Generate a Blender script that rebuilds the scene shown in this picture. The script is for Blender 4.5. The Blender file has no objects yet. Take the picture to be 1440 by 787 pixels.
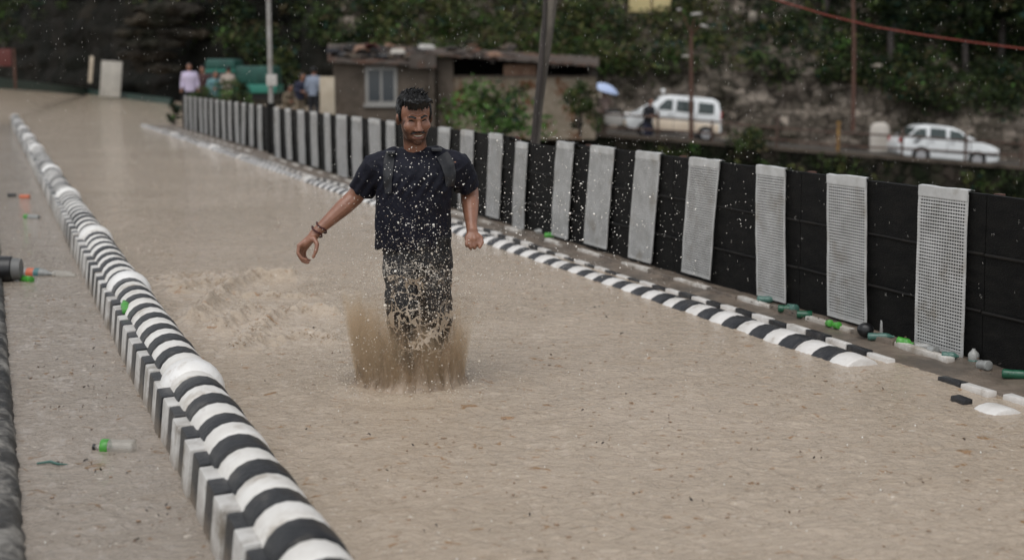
import bpy, bmesh, math, random
import numpy as np
from mathutils import Vector, Matrix, noise
from mathutils.bvhtree import BVHTree

random.seed(7); rng = np.random.default_rng(7)
SC = bpy.context.scene
COL = SC.collection
V = Vector

# ------------------------------------------------------------------ camera model (used to lay the place out in metres)
F = 2000.0; H = 1.55; CX = 720.0; CY = 393.5; HZ = 102.0
P = math.atan((CY - HZ) / F)
def ray(px, py):
    x = px - CX; u = CY - py
    return V((x, F*math.cos(P) + u*math.sin(P), -F*math.sin(P) + u*math.cos(P)))
def at(px, py, Y):
    r = ray(px, py); t = Y / r.y
    return V((r.x*t, Y, H + r.z*t))
def gnd(px, py, z=0.0):
    r = ray(px, py); t = (z - H) / r.z
    return V((r.x*t, r.y*t, z))
def proj(p):
    dz = p[2]-H; d = p[1]*math.cos(P)-dz*math.sin(P); u = p[1]*math.sin(P)+dz*math.cos(P)
    return CX+F*p[0]/d, CY-F*u/d
_r = ray(-21, 102); DX, DY = _r.x/math.hypot(_r.x, _r.y), _r.y/math.hypot(_r.x, _r.y)
def SU(s, u, z=0.0):                       # s metres along the road, u metres to the right of the camera
    return V((s*DX + u*DY, s*DY - u*DX, z))
def su(p): return p[0]*DX + p[1]*DY, p[0]*DY - p[1]*DX
ROAD_ROT = math.atan2(DY, DX)              # local +x along the road

# ------------------------------------------------------------------ materials
def mat(name, c1, rough=0.6, c2=None, nscale=6.0, bump=0.0, bscale=30.0, spec=0.5, metal=0.0, mix=(0.35, 0.65), c3=None, n3=2.0, mix3=(0.55, 0.7), stretch=(1,1,1), rough2=None, coat=0.0):
    m = bpy.data.materials.new(name); m.use_nodes = True
    nt = m.node_tree; b = nt.nodes['Principled BSDF']
    b.inputs['Roughness'].default_value = rough
    b.inputs['Specular IOR Level'].default_value = spec
    b.inputs['Metallic'].default_value = metal
    if coat: b.inputs['Coat Weight'].default_value = coat; b.inputs['Coat Roughness'].default_value = 0.1
    b.inputs['Base Color'].default_value = (*c1, 1)
    g = nt.nodes.new('ShaderNodeNewGeometry'); mp = nt.nodes.new('ShaderNodeMapping')
    mp.inputs['Scale'].default_value = stretch
    nt.links.new(g.outputs['Position'], mp.inputs['Vector'])
    def nz(scale, detail=5, rgh=0.6):
        n = nt.nodes.new('ShaderNodeTexNoise'); n.inputs['Scale'].default_value = scale
        n.inputs['Detail'].default_value = detail; n.inputs['Roughness'].default_value = rgh
        nt.links.new(mp.outputs[0], n.inputs['Vector']); return n
    def ramp(src, a, bb):
        r = nt.nodes.new('ShaderNodeMapRange'); r.inputs['From Min'].default_value = a; r.inputs['From Max'].default_value = bb
        nt.links.new(src, r.inputs['Value']); return r.outputs['Result']
    def mixc(f, A, B):
        x = nt.nodes.new('ShaderNodeMix'); x.data_type = 'RGBA'
        nt.links.new(f, x.inputs['Factor'])
        for s, v in ((x.inputs[6], A), (x.inputs[7], B)):
            if isinstance(v, tuple): s.default_value = (*v, 1)
            else: nt.links.new(v, s)
        return x.outputs[2]
    col = None
    if c2 is not None:
        col = mixc(ramp(nz(nscale).outputs['Fac'], *mix), c1, c2)
    if c3 is not None:
        col = mixc(ramp(nz(n3, 8, 0.65).outputs['Fac'], *mix3), col if col is not None else c1, c3)
    if col is not None: nt.links.new(col, b.inputs['Base Color'])
    if rough2 is not None:
        rr = nt.nodes.new('ShaderNodeMapRange'); rr.inputs['To Min'].default_value = rough; rr.inputs['To Max'].default_value = rough2
        rr.inputs['From Min'].default_value = .35; rr.inputs['From Max'].default_value = .65
        nt.links.new(nz(nscale*1.7).outputs['Fac'], rr.inputs['Value']); nt.links.new(rr.outputs[0], b.inputs['Roughness'])
    if bump:
        bp = nt.nodes.new('ShaderNodeBump'); bp.inputs['Strength'].default_value = bump; bp.inputs['Distance'].default_value = 0.02
        nt.links.new(nz(bscale, 6).outputs['Fac'], bp.inputs['Height']); nt.links.new(bp.outputs[0], b.inputs['Normal'])
    return m

def glassy(name, col, alpha=0.45, rough=0.12):
    m = mat(name, col, rough); b = m.node_tree.nodes['Principled BSDF']
    b.inputs['Alpha'].default_value = alpha
    return m

M = {}
def stone_mat(name, cols, scale, bump, soil, soil_mix, rough=.85):
    m = bpy.data.materials.new(name); m.use_nodes = True; nt = m.node_tree; L = nt.links.new; bs = nt.nodes['Principled BSDF']
    bs.inputs['Roughness'].default_value = rough; bs.inputs['Specular IOR Level'].default_value = .12
    g = nt.nodes.new('ShaderNodeNewGeometry'); nz = nt.nodes.new('ShaderNodeTexNoise'); nz.inputs['Scale'].default_value = scale*.8; nz.inputs['Detail'].default_value = 5; L(g.outputs['Position'], nz.inputs['Vector'])
    ad = nt.nodes.new('ShaderNodeMix'); ad.data_type = 'VECTOR'; ad.inputs['Factor'].default_value = .22/scale*2; L(g.outputs['Position'], ad.inputs[4]); L(nz.outputs['Color'], ad.inputs[5])
    vo = nt.nodes.new('ShaderNodeTexVoronoi'); vo.inputs['Scale'].default_value = scale; L(ad.outputs[1], vo.inputs['Vector'])
    ve = nt.nodes.new('ShaderNodeTexVoronoi'); ve.feature = 'DISTANCE_TO_EDGE'; ve.inputs['Scale'].default_value = scale; L(ad.outputs[1], ve.inputs['Vector'])
    cr = nt.nodes.new('ShaderNodeValToRGB'); sp = nt.nodes.new('ShaderNodeSeparateColor'); L(vo.outputs['Color'], sp.inputs[0]); L(sp.outputs[0], cr.inputs['Fac'])
    cr.color_ramp.elements[0].color = (*cols[0], 1); cr.color_ramp.elements[1].color = (*cols[-1], 1)
    for i, c in enumerate(cols[1:-1]): cr.color_ramp.elements.new((i+1)/(len(cols)-1)).color = (*c, 1)
    n2 = nt.nodes.new('ShaderNodeTexNoise'); n2.inputs['Scale'].default_value = .7; n2.inputs['Detail'].default_value = 8; n2.inputs['Roughness'].default_value = .7; L(g.outputs['Position'], n2.inputs['Vector'])
    mr = nt.nodes.new('ShaderNodeMapRange'); mr.inputs['From Min'].default_value = soil_mix[0]; mr.inputs['From Max'].default_value = soil_mix[1]; L(n2.outputs['Fac'], mr.inputs['Value'])
    mx = nt.nodes.new('ShaderNodeMix'); mx.data_type = 'RGBA'; L(mr.outputs[0], mx.inputs['Factor']); L(cr.outputs[0], mx.inputs[6]); mx.inputs[7].default_value = (*soil, 1); L(mx.outputs[2], bs.inputs['Base Color'])
    mm = nt.nodes.new('ShaderNodeMapRange'); mm.inputs['From Max'].default_value = .12; L(ve.outputs['Distance'], mm.inputs['Value'])
    ma = nt.nodes.new('ShaderNodeMath'); ma.operation = 'MULTIPLY_ADD'; ma.inputs[1].default_value = .35; L(n2.outputs['Fac'], ma.inputs[0]); L(mm.outputs[0], ma.inputs[2])
    bp = nt.nodes.new('ShaderNodeBump'); bp.inputs['Strength'].default_value = bump; bp.inputs['Distance'].default_value = .12; L(ma.outputs[0], bp.inputs['Height']); L(bp.outputs[0], bs.inputs['Normal']); return m
def water_material(name='muddy_water', k=(1, 1, 1)):
    m = bpy.data.materials.new(name); m.use_nodes = True
    nt = m.node_tree; b = nt.nodes['Principled BSDF']; L = nt.links.new
    g = nt.nodes.new('ShaderNodeNewGeometry')
    def mapped(sx, sy, rot=0):
        mp = nt.nodes.new('ShaderNodeMapping'); mp.inputs['Scale'].default_value = (sx, sy, 1); mp.inputs['Rotation'].default_value = (0, 0, rot)
        L(g.outputs['Position'], mp.inputs['Vector']); return mp.outputs[0]
    def nz(vec, scale, detail=4, rgh=0.55, dist=0.0):
        n = nt.nodes.new('ShaderNodeTexNoise'); n.inputs['Scale'].default_value = scale; n.inputs['Detail'].default_value = detail
        n.inputs['Roughness'].default_value = rgh; n.inputs['Distortion'].default_value = dist; L(vec, n.inputs['Vector']); return n.outputs['Fac']
    def rmp(src, a, bb, to0=0., to1=1.):
        r = nt.nodes.new('ShaderNodeMapRange'); r.inputs['From Min'].default_value = a; r.inputs['From Max'].default_value = bb
        r.inputs['To Min'].default_value = to0; r.inputs['To Max'].default_value = to1; L(src, r.inputs['Value']); return r.outputs[0]
    def mx(f, A, B):
        x = nt.nodes.new('ShaderNodeMix'); x.data_type = 'RGBA'; L(f, x.inputs['Factor'])
        for s, v in ((x.inputs[6], A), (x.inputs[7], B)):
            if isinstance(v, tuple): s.default_value = (*v, 1)
            else: L(v, s)
        return x.outputs[2]
    T = lambda r, g_, b_: (r*k[0], g_*k[1], b_*k[2])
    c = mx(rmp(nz(mapped(1, 1), 0.45, 6), .35, .65), T(.42, .342, .258), T(.50, .41, .318))
    c = mx(rmp(nz(mapped(1, 1), 3.5, 6, .6, .6), .55, .72), c, T(.41, .325, .237))
    c = mx(rmp(nz(mapped(1, 1), 30, 5, .65, 1.5), .57, .72), c, T(.29, .218, .152))  # dark strokes put into the colour, imitating dark reflections on the ripples
    c = mx(rmp(nz(mapped(1, 1), 12, 4, .55, .8), .63, .69), c, T(.33, .20, .105))
    c = mx(rmp(nz(mapped(1, 1), 26, 3, .5, .5), .66, .74), c, (.62, .55, .46))  # pale specks put into the colour, imitating sparkle on the water
    L(c, b.inputs['Base Color'])
    b.inputs['Roughness'].default_value = 0.07
    b.inputs['IOR'].default_value = 1.42
    b.inputs['Specular IOR Level'].default_value = 0.5
    b1 = nt.nodes.new('ShaderNodeBump'); b1.inputs['Strength'].default_value = .8; b1.inputs['Distance'].default_value = 0.035
    b2 = nt.nodes.new('ShaderNodeBump'); b2.inputs['Strength'].default_value = 0.55; b2.inputs['Distance'].default_value = 0.012
    L(nz(mapped(1, 1), 9, 6, .6, 1.4), b1.inputs['Height']); L(nz(mapped(1, 1), 48, 5, .7, 1.2), b2.inputs['Height'])
    L(b1.outputs[0], b2.inputs['Normal']); L(b2.outputs[0], b.inputs['Normal'])
    return m
M['water'] = water_material(); M['lane_water'] = water_material('greyer_shallow_water', (.74, .77, .82))
M['white_paint'] = mat('weathered_white_paint', (.74, .72, .68), .5, (.62, .59, .54), 9, .25, 60, c3=(.30, .25, .19), n3=5, mix3=(.54, .72))
M['black_paint'] = mat('weathered_black_paint', (.011, .0115, .013), .36, (.026, .026, .027), 10, .35, 50, spec=.3, c3=(.11, .10, .088), n3=8, mix3=(.56, .8))
M['block_white'] = mat('grimy_white_paint', (.60, .585, .555), .5, (.46, .44, .41), 7, .35, 40, c3=(.20, .17, .135), n3=5, mix3=(.52, .68))
M['bulge_white'] = mat('fresh_white_paint', (.80, .79, .77), .36, (.70, .68, .64), 5, .25, 50, c3=(.42, .37, .31), n3=8, mix3=(.56, .74))
M['fence_black'] = mat('black_weathered_sheet', (.004, .004, .004), .6, (.010, .0095, .0085), 7, .6, 60, spec=.12, c3=(.02, .017, .014), n3=3, mix3=(.62, .8), stretch=(1,1,3))
M['fence_seam'] = mat('black_sheet_seam', (.014, .012, .010), .6, (.006, .006, .006), 9, spec=.2)
M['strip_white'] = mat('white_plastic_mesh', (.54, .54, .53), .45, (.40, .40, .385), 8, .1, 40, c3=(.30, .27, .225), n3=5, mix3=(.54, .74))
M['wet_concrete'] = mat('wet_muddy_concrete', (.115, .092, .072), .35, (.20, .16, .125), 4, .6, 25, c3=(.09, .075, .06), n3=2.5, mix3=(.5, .65), rough2=.6)
M['dark_ledge'] = mat('dark_wet_stone', (.018, .0175, .016), .5, (.06, .056, .05), 7, 1.0, 16, spec=.3, c3=(.24, .225, .2), n3=4, mix3=(.50, .62))
M['slush'] = mat('white_slush', (.62, .56, .48), .5)
def grime(m, z0, z1, col, sc=9):
    nt = m.node_tree; L = nt.links.new; bs = nt.nodes['Principled BSDF']; src = bs.inputs['Base Color'].links[0].from_socket
    g = nt.nodes.new('ShaderNodeNewGeometry'); sp = nt.nodes.new('ShaderNodeSeparateXYZ'); L(g.outputs['Position'], sp.inputs[0])
    n = nt.nodes.new('ShaderNodeTexNoise'); n.inputs['Scale'].default_value = sc; n.inputs['Detail'].default_value = 7; n.inputs['Roughness'].default_value = .7; L(g.outputs['Position'], n.inputs['Vector'])
    a = nt.nodes.new('ShaderNodeMath'); a.operation = 'MULTIPLY_ADD'; a.inputs[1].default_value = .22; L(n.outputs['Fac'], a.inputs[0]); mz = nt.nodes.new('ShaderNodeMath'); mz.operation = 'MULTIPLY'; mz.inputs[1].default_value = -1; L(sp.outputs['Z'], mz.inputs[0]); L(mz.outputs[0], a.inputs[2])
    r = nt.nodes.new('ShaderNodeMapRange'); r.inputs['From Min'].default_value = .11-z1; r.inputs['From Max'].default_value = .11-z0; r.inputs['To Max'].default_value = .8; L(a.outputs[0], r.inputs['Value'])
    x = nt.nodes.new('ShaderNodeMix'); x.data_type = 'RGBA'; L(r.outputs[0], x.inputs['Factor']); L(src, x.inputs[6]); x.inputs[7].default_value = (*col, 1); L(x.outputs[2], bs.inputs['Base Color'])
M['kerb_white'] = mat('wet_white_kerb_paint', (.74, .72, .69), .4, (.62, .59, .55), 9, .3, 50, c3=(.34, .29, .23), n3=9, mix3=(.6, .76))
M['kerb_black'] = mat('wet_black_kerb_paint', (.012, .013, .016), .3, (.03, .03, .032), 10, .4, 50, spec=.4, c3=(.12, .105, .09), n3=10, mix3=(.6, .8))
for k in ('block_white', 'white_paint', 'black_paint', 'bulge_white'): grime(M[k], -.02, .09, (.20, .155, .11))
M['skin'] = mat('wet_brown_skin', (.29, .137, .084), .33, (.22, .10, .062), 22, .12, 120)
M['hair'] = mat('wet_black_hair', (.0035, .003, .003), .3, spec=.35, bump=.3, bscale=120)
M['shirt'] = mat('wet_navy_cotton', (.0045, .005, .0105), .6, (.008, .0085, .017), 9, .35, 60, spec=.2)
M['trousers'] = mat('wet_charcoal_cotton', (.009, .009, .011), .6, (.022, .0215, .022), 12, .5, 45, spec=.25)
M['strap'] = mat('black_nylon_webbing', (.009, .0095, .012), .5, (.016, .0165, .02), 30, .3, 160)
M['teeth'] = mat('teeth', (.62, .58, .5), .3)
M['eye'] = mat('dark_eye', (.012, .008, .006), .25)
M['lip'] = mat('lip_skin', (.20, .075, .06), .35)
M['bracelet'] = mat('dark_red_thread', (.06, .012, .01), .6)
M['steel'] = mat('galvanised_steel', (.34, .33, .31), .45, (.24, .22, .2), 6, .1, 40, metal=.3)
M['rust'] = mat('rusty_iron', (.06, .026, .018), .7, (.11, .05, .03), 10, .3, 40)
M['rail_dark'] = mat('brown_rail_paint', (.05, .028, .02), .6, (.10, .055, .035), 9, .2, 40)
M['rail_yellow'] = mat('faded_yellow_paint', (.30, .17, .035), .6, (.16, .08, .03), 9)
M['car_white'] = mat('white_car_paint', (.80, .82, .82), .25, (.76, .78, .78), 3, coat=.4)
M['cream'] = mat('cream_car_paint', (.72, .60, .46), .3, coat=.3)
M['car_glass'] = mat('tinted_car_glass', (.035, .05, .05), .08, (.05, .065, .06), 2)
M['rubber'] = mat('tyre_rubber', (.012, .012, .012), .8)
M['rim'] = mat('steel_wheel', (.45, .45, .46), .35, metal=.5)
M['black_trim'] = mat('black_plastic_trim', (.02, .02, .021), .5)
M['lamp_red'] = mat('red_lamp_lens', (.35, .02, .015), .25)
M['lamp_clear'] = mat('clear_lamp_lens', (.7, .7, .68), .15)
M['asphalt'] = mat('wet_asphalt', (.055, .052, .048), .4, (.09, .08, .07), 3, .4, 40)
M['rock_wall'] = stone_mat('stone_retaining_wall', [(.012,.011,.009),(.03,.025,.02),(.05,.04,.032),(.02,.024,.012)], 2.6, .9, (.010,.014,.006), (.45,.58))
M['mud_wall'] = mat('grey_mortar_plaster', (.10, .082, .066), .9, (.135, .108, .086), 1.5, .5, 9, spec=.1, c3=(.045, .037, .028), n3=1.3, mix3=(.5, .68))
M['old_plaster'] = mat('old_cream_plaster', (.28, .235, .18), .9, (.19, .155, .115), 2.2, .3, 12, spec=.1, c3=(.13, .06, .03), n3=1.9, mix3=(.52, .62))
M['brick'] = mat('old_red_brick', (.17, .09, .058), .85, (.24, .15, .10), 6, .6, 20)
M['tin'] = mat('weathered_tin_sheet', (.105, .088, .076), .7, (.06, .048, .04), 2.5, .4, 9, spec=.2, c3=(.11, .05, .03), n3=1.1, mix3=(.5, .66))
M['dark_wood'] = mat('dark_wood', (.03, .024, .02), .8, (.05, .04, .032), 8)
M['pane'] = mat('dusty_window_pane', (.055, .062, .068), .15)
M['frame_white'] = mat('grey_white_frame_paint', (.29, .28, .26), .55)
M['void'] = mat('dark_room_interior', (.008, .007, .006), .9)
M['bark'] = mat('grey_bark', (.16, .14, .115), .85, (.075, .062, .05), 9, .8, 30, stretch=(1,1,.3))
M['dark_bark'] = mat('wet_dark_bark', (.022, .017, .014), .7, (.045, .035, .03), 9, .6, 30, stretch=(1,1,.3))
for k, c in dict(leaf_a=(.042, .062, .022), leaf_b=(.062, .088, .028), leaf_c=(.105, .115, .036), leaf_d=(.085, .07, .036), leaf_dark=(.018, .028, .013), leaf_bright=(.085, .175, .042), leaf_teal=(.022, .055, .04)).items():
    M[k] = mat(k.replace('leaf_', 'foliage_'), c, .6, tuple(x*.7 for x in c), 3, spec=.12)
M['teal_tarp'] = mat('teal_tarpaulin', (.007, .075, .055), .5, (.006, .05, .038), 3, .3, 8)
M['teal_light'] = mat('light_teal_paint', (.03, .20, .15), .4)
M['board_grey'] = mat('pale_board', (.42, .39, .34), .6, (.33, .31, .27), 3, .2, 10)
M['board_cream'] = mat('cream_board', (.50, .43, .33), .6, (.42, .35, .26), 3)
M['sign_white'] = mat('white_sign_plate', (.42, .40, .37), .5)
M['red_sign'] = mat('faded_red_board', (.09, .016, .011), .6)
M['green_kerb'] = mat('dark_green_kerb_paint', (.02, .06, .045), .6, (.03, .045, .038), 4)
M['lavender'] = mat('lavender_shirt_cotton', (.50, .44, .58), .8)
M['grey_blue'] = mat('grey_blue_shirt_cotton', (.20, .23, .29), .8)
M['teal_shirt'] = mat('teal_shirt_cotton', (.13, .27, .29), .8)
M['beige_shirt'] = mat('beige_shirt_cotton', (.30, .25, .21), .8)
M['dark_cloth'] = mat('dark_cloth', (.014, .014, .018), .8)
M['navy_cloth'] = mat('navy_cloth', (.02, .022, .045), .8)
M['khaki_cloth'] = mat('khaki_cloth', (.16, .125, .085), .8)
M['maroon_cloth'] = mat('maroon_cloth', (.045, .016, .016), .8)
M['pinkish_cloth'] = mat('pale_pink_cloth', (.38, .28, .24), .8)
M['umbrella_blue'] = mat('pale_blue_umbrella_cloth', (.46, .56, .80), .5)
M['red_cable'] = mat('red_cable_sheath', (.22, .035, .02), .5)
M['green_plastic'] = mat('bright_green_plastic', (.075, .36, .04), .35, (.05, .22, .035), 30)
M['dkgreen_plastic'] = mat('green_bottle_plastic', (.012, .085, .045), .25)
M['teal_plastic'] = mat('teal_bottle_plastic', (.06, .14, .115), .25)
M['clear_plastic'] = glassy('clear_bottle_plastic', (.50, .48, .43), .38)
M['murky_plastic'] = glassy('scuffed_bottle_plastic', (.42, .42, .40), .75, .25)
M['pale_plastic'] = mat('pale_grey_plastic', (.30, .31, .30), .35, (.2, .2, .19), 30)
M['black_plastic'] = mat('black_plastic', (.010, .010, .011), .35)
M['label_red'] = mat('orange_red_label', (.5, .13, .06), .45)
M['label_blue'] = mat('dark_teal_label', (.06, .16, .17), .45)
M['yellow_wall'] = mat('pale_yellow_wall_paint', (.62, .52, .27), .8, (.55, .45, .22), 1.5)
M['stone_white'] = mat('pale_limestone', (.30, .265, .215), .8, (.2, .175, .14), 2, .5, 6)
M['milestone'] = mat('whitewashed_stone', (.52, .48, .43), .7, (.42, .38, .33), 3)
M['splash_drop'] = mat('muddy_jets', (.44, .35, .26), .2)
M['rail_grey'] = mat('scuffed_grey_plastic', (.13, .13, .125), .5)
M['mist_brown'] = mat('brown_splash_water', (.30, .205, .125), .3)
M['wave_brown'] = mat('brown_wave_foam', (.36, .26, .165), .25)
M['foam_tan'] = mat('tan_foam_water', (.37, .275, .19), .3)
M['foam'] = mat('muddy_spray_droplets', (.60, .53, .44), .2, spec=.6)
M['drop_white'] = mat('bright_spray_droplets', (.80, .77, .71), .12, spec=.8)
M['drop_brown'] = mat('muddy_rain_drops', (.33, .235, .155), .3, (.24, .15, .09), 40)
M['leaf_litter'] = mat('brown_leaf_litter', (.12, .07, .04), .6)
M['soil'] = mat('wet_soil', (.055, .045, .034), .85, (.035, .04, .022), 1.2, .6, 6)

# ------------------------------------------------------------------ mesh builder
def wloc(o):
    p = V((0, 0, 0))
    while o is not None: p = p + o.location; o = o.parent
    return p
def tag(o, label=None, cat=None, group=None, kind=None):
    if label: o['label'] = label
    if cat: o['category'] = cat
    if group: o['group'] = group
    if kind: o['kind'] = kind
    return o
def empty(name, loc, label, cat, group=None, rz=0.0, ry=0.0):
    o = bpy.data.objects.new(name, None); COL.objects.link(o); o.location = loc; o.rotation_euler = (0, ry, rz)
    o.empty_display_size = .2
    return tag(o, label, cat, group)
class MB:
    def __init__(s): s.bm = bmesh.new(); s.mi = 0
    def _set(s, fs):
        for f in fs: f.material_index = s.mi
    def poly(s, pts):
        f = s.bm.faces.new([s.bm.verts.new(p) for p in pts]); f.material_index = s.mi; return f
    def box(s, c, size, rot=None, bev=0.0, taper=1.0):
        r = bmesh.ops.create_cube(s.bm, size=1.0); vs = r['verts']
        for v in vs:
            t = taper if v.co.z > 0 else 1.0
            v.co = V((v.co.x*size[0]*t, v.co.y*size[1]*t, v.co.z*size[2]))
        fs = list({f for v in vs for f in v.link_faces})
        s._set(fs)
        if bev:
            es = list({e for v in vs for e in v.link_edges})
            rb = bmesh.ops.bevel(s.bm, geom=es, offset=bev, segments=2, affect='EDGES', profile=.6, material=-1)
            vs = list({v for f in rb['faces'] for v in f.verts} | {v for v in vs if v.is_valid})
        mt = Matrix.Translation(c) @ (rot.to_4x4() if rot is not None else Matrix.Identity(4))
        for v in vs: v.co = mt @ v.co
        return s
    def tube(s, pts, rads, seg=10, cap=True):
        pts = [V(p) for p in pts]; n = len(pts)
        if not hasattr(rads, '__len__'): rads = [rads]*n
        prev = None; rings = []; up = V((0, 0, 1))
        for i, p in enumerate(pts):
            d = (pts[min(i+1, n-1)] - pts[max(i-1, 0)])
            if d.length < 1e-9: d = V((0, 0, 1))
            d.normalize()
            if prev is None:
                a = d.cross(up if abs(d.z) < .95 else V((1, 0, 0))).normalized()
            else:
                a = prev - d*prev.dot(d)
                a = a.normalized() if a.length > 1e-6 else d.cross(V((1, 0, 0))).normalized()
            prev = a; b = d.cross(a)
            rings.append([s.bm.verts.new(p + (a*math.cos(2*math.pi*k/seg) + b*math.sin(2*math.pi*k/seg))*rads[i]) for k in range(seg)])
        for r0, r1 in zip(rings, rings[1:]):
            for k in range(seg):
                f = s.bm.faces.new((r0[k], r0[(k+1) % seg], r1[(k+1) % seg], r1[k])); f.material_index = s.mi
        if cap:
            for r in (rings[0], rings[-1]):
                f = s.bm.faces.new(r); f.material_index = s.mi
        return s
    def cap(s, p0, r0, p1, r1, seg=12, n=4):          # tapered capsule
        p0 = V(p0); p1 = V(p1); d = (p1-p0); L = d.length; d = d.normalized() if L > 1e-9 else V((0, 0, 1))
        pts = []; rs = []
        for i in range(n): a = -math.pi/2*(1-(i+.15)/n); pts.append(p0 + d*r0*math.sin(a)); rs.append(r0*math.cos(a))
        pts += [p0, p1]; rs += [r0, r1]
        for i in range(n): a = math.pi/2*(i+.85)/n; pts.append(p1 + d*r1*math.sin(a)); rs.append(max(1e-4, r1*math.cos(a)))
        return s.tube(pts, rs, seg)
    def ell(s, c, r, R=None, sub=3):
        v = bmesh.ops.create_icosphere(s.bm, subdivisions=sub, radius=1.0)['verts']
        for w in v:
            q = V((w.co.x*r[0], w.co.y*r[1], w.co.z*r[2]))
            if R is not None: q = R @ q
            w.co = q + V(c)
        s._set({f for w in v for f in w.link_faces}); return s
    def loft(s, rings, seg=28, power=2.0):            # rings: (center, rx, ry[, yaw])
        rr = []
        for r in rings:
            c, rx, ry = r[:3]; yaw = r[3] if len(r) > 3 else 0
            L = []
            for k in range(seg):
                a = 2*math.pi*k/seg; ca, sa = math.cos(a), math.sin(a)
                x = rx*math.copysign(abs(ca)**(2/power), ca); y = ry*math.copysign(abs(sa)**(2/power), sa)
                L.append(s.bm.verts.new(V(c) + V((x*math.cos(yaw)-y*math.sin(yaw), x*math.sin(yaw)+y*math.cos(yaw), 0))))
            rr.append(L)
        for a, b in zip(rr, rr[1:]):
            for k in range(seg):
                f = s.bm.faces.new((a[k], a[(k+1) % seg], b[(k+1) % seg], b[k])); f.material_index = s.mi
        for r in (rr[0], rr[-1]): s._set([s.bm.faces.new(r)])
        return s
    def prism(s, prof, y0, y1, bev=0.0):              # profile in x-z extruded along y
        a = [s.bm.verts.new((x, y0, z)) for x, z in prof]; b = [s.bm.verts.new((x, y1, z)) for x, z in prof]
        fs = [s.bm.faces.new(a), s.bm.faces.new(list(reversed(b)))]; n = len(prof)
        for k in range(n): fs.append(s.bm.faces.new((a[k], b[k], b[(k+1) % n], a[(k+1) % n])))
        s._set(fs)
        if bev:
            es = [e for v in a+b for e in v.link_edges]
            bmesh.ops.bevel(s.bm, geom=list(set(es)), offset=bev, segments=3, affect='EDGES', profile=.5, material=-1)
        return s
    def build(s, name, mats, parent=None, smooth=35, local=False):
        bmesh.ops.recalc_face_normals(s.bm, faces=s.bm.faces)
        me = bpy.data.meshes.new(name); s.bm.to_mesh(me); s.bm.free()
        return link(name, me, mats, parent, smooth, local)
def link(name, me, mats, parent=None, smooth=35, local=False):
    if not isinstance(mats, (list, tuple)): mats = [mats]
    if not me.materials:
        for m in mats: me.materials.append(M[m] if isinstance(m, str) else m)
    if smooth:
        me.polygons.foreach_set('use_smooth', [True]*len(me.polygons))
        if smooth < 180: me.set_sharp_from_angle(angle=math.radians(smooth))
    o = bpy.data.objects.new(name, me); COL.objects.link(o)
    if parent is not None:
        if not local: me.transform(Matrix.Translation(-wloc(parent)))
        o.parent = parent
    return o
def np_mesh(name, verts, faces):
    me = bpy.data.meshes.new(name)
    verts = np.asarray(verts, np.float32); faces = np.asarray(faces, np.int32)
    me.vertices.add(len(verts)); me.vertices.foreach_set('co', verts.ravel())
    n, k = faces.shape
    me.loops.add(n*k); me.loops.foreach_set('vertex_index', faces.ravel())
    me.polygons.add(n); me.polygons.foreach_set('loop_start', np.arange(0, n*k, k, dtype=np.int32))
    me.update(calc_edges=True); me.validate(); return me
def grid_mesh(name, Pm):                               # Pm (r, c, 3)
    r, c = Pm.shape[:2]; i = np.arange(r*c).reshape(r, c)
    f = np.stack([i[:-1, :-1], i[:-1, 1:], i[1:, 1:], i[1:, :-1]], -1).reshape(-1, 4)
    return np_mesh(name, Pm.reshape(-1, 3), f)
def remesh(mb, voxel, smooth_it=3, fac=.5):
    bmesh.ops.recalc_face_normals(mb.bm, faces=mb.bm.faces)
    me = bpy.data.meshes.new('tmp'); mb.bm.to_mesh(me); mb.bm.free()
    o = bpy.data.objects.new('tmp', me); COL.objects.link(o)
    r = o.modifiers.new('r', 'REMESH'); r.mode = 'VOXEL'; r.voxel_size = voxel
    if smooth_it:
        sm = o.modifiers.new('s', 'SMOOTH'); sm.factor = fac; sm.iterations = smooth_it
    bpy.context.view_layer.update()
    dg = bpy.context.evaluated_depsgraph_get()
    out = bpy.data.meshes.new_from_object(o.evaluated_get(dg), preserve_all_data_layers=False, depsgraph=dg)
    bpy.data.objects.remove(o); bpy.data.meshes.remove(me)
    return out
def copy_tree(o, parent=None):
    c = o.copy(); COL.objects.link(c)
    if parent is not None: c.parent = parent
    for ch in list(o.children): copy_tree(ch, c)
    return c
def vnoise(p, sc, seed=0.0): return noise.noise(V((p[0]*sc+seed, p[1]*sc-seed*1.7, p[2]*sc+seed*.6)))

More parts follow.
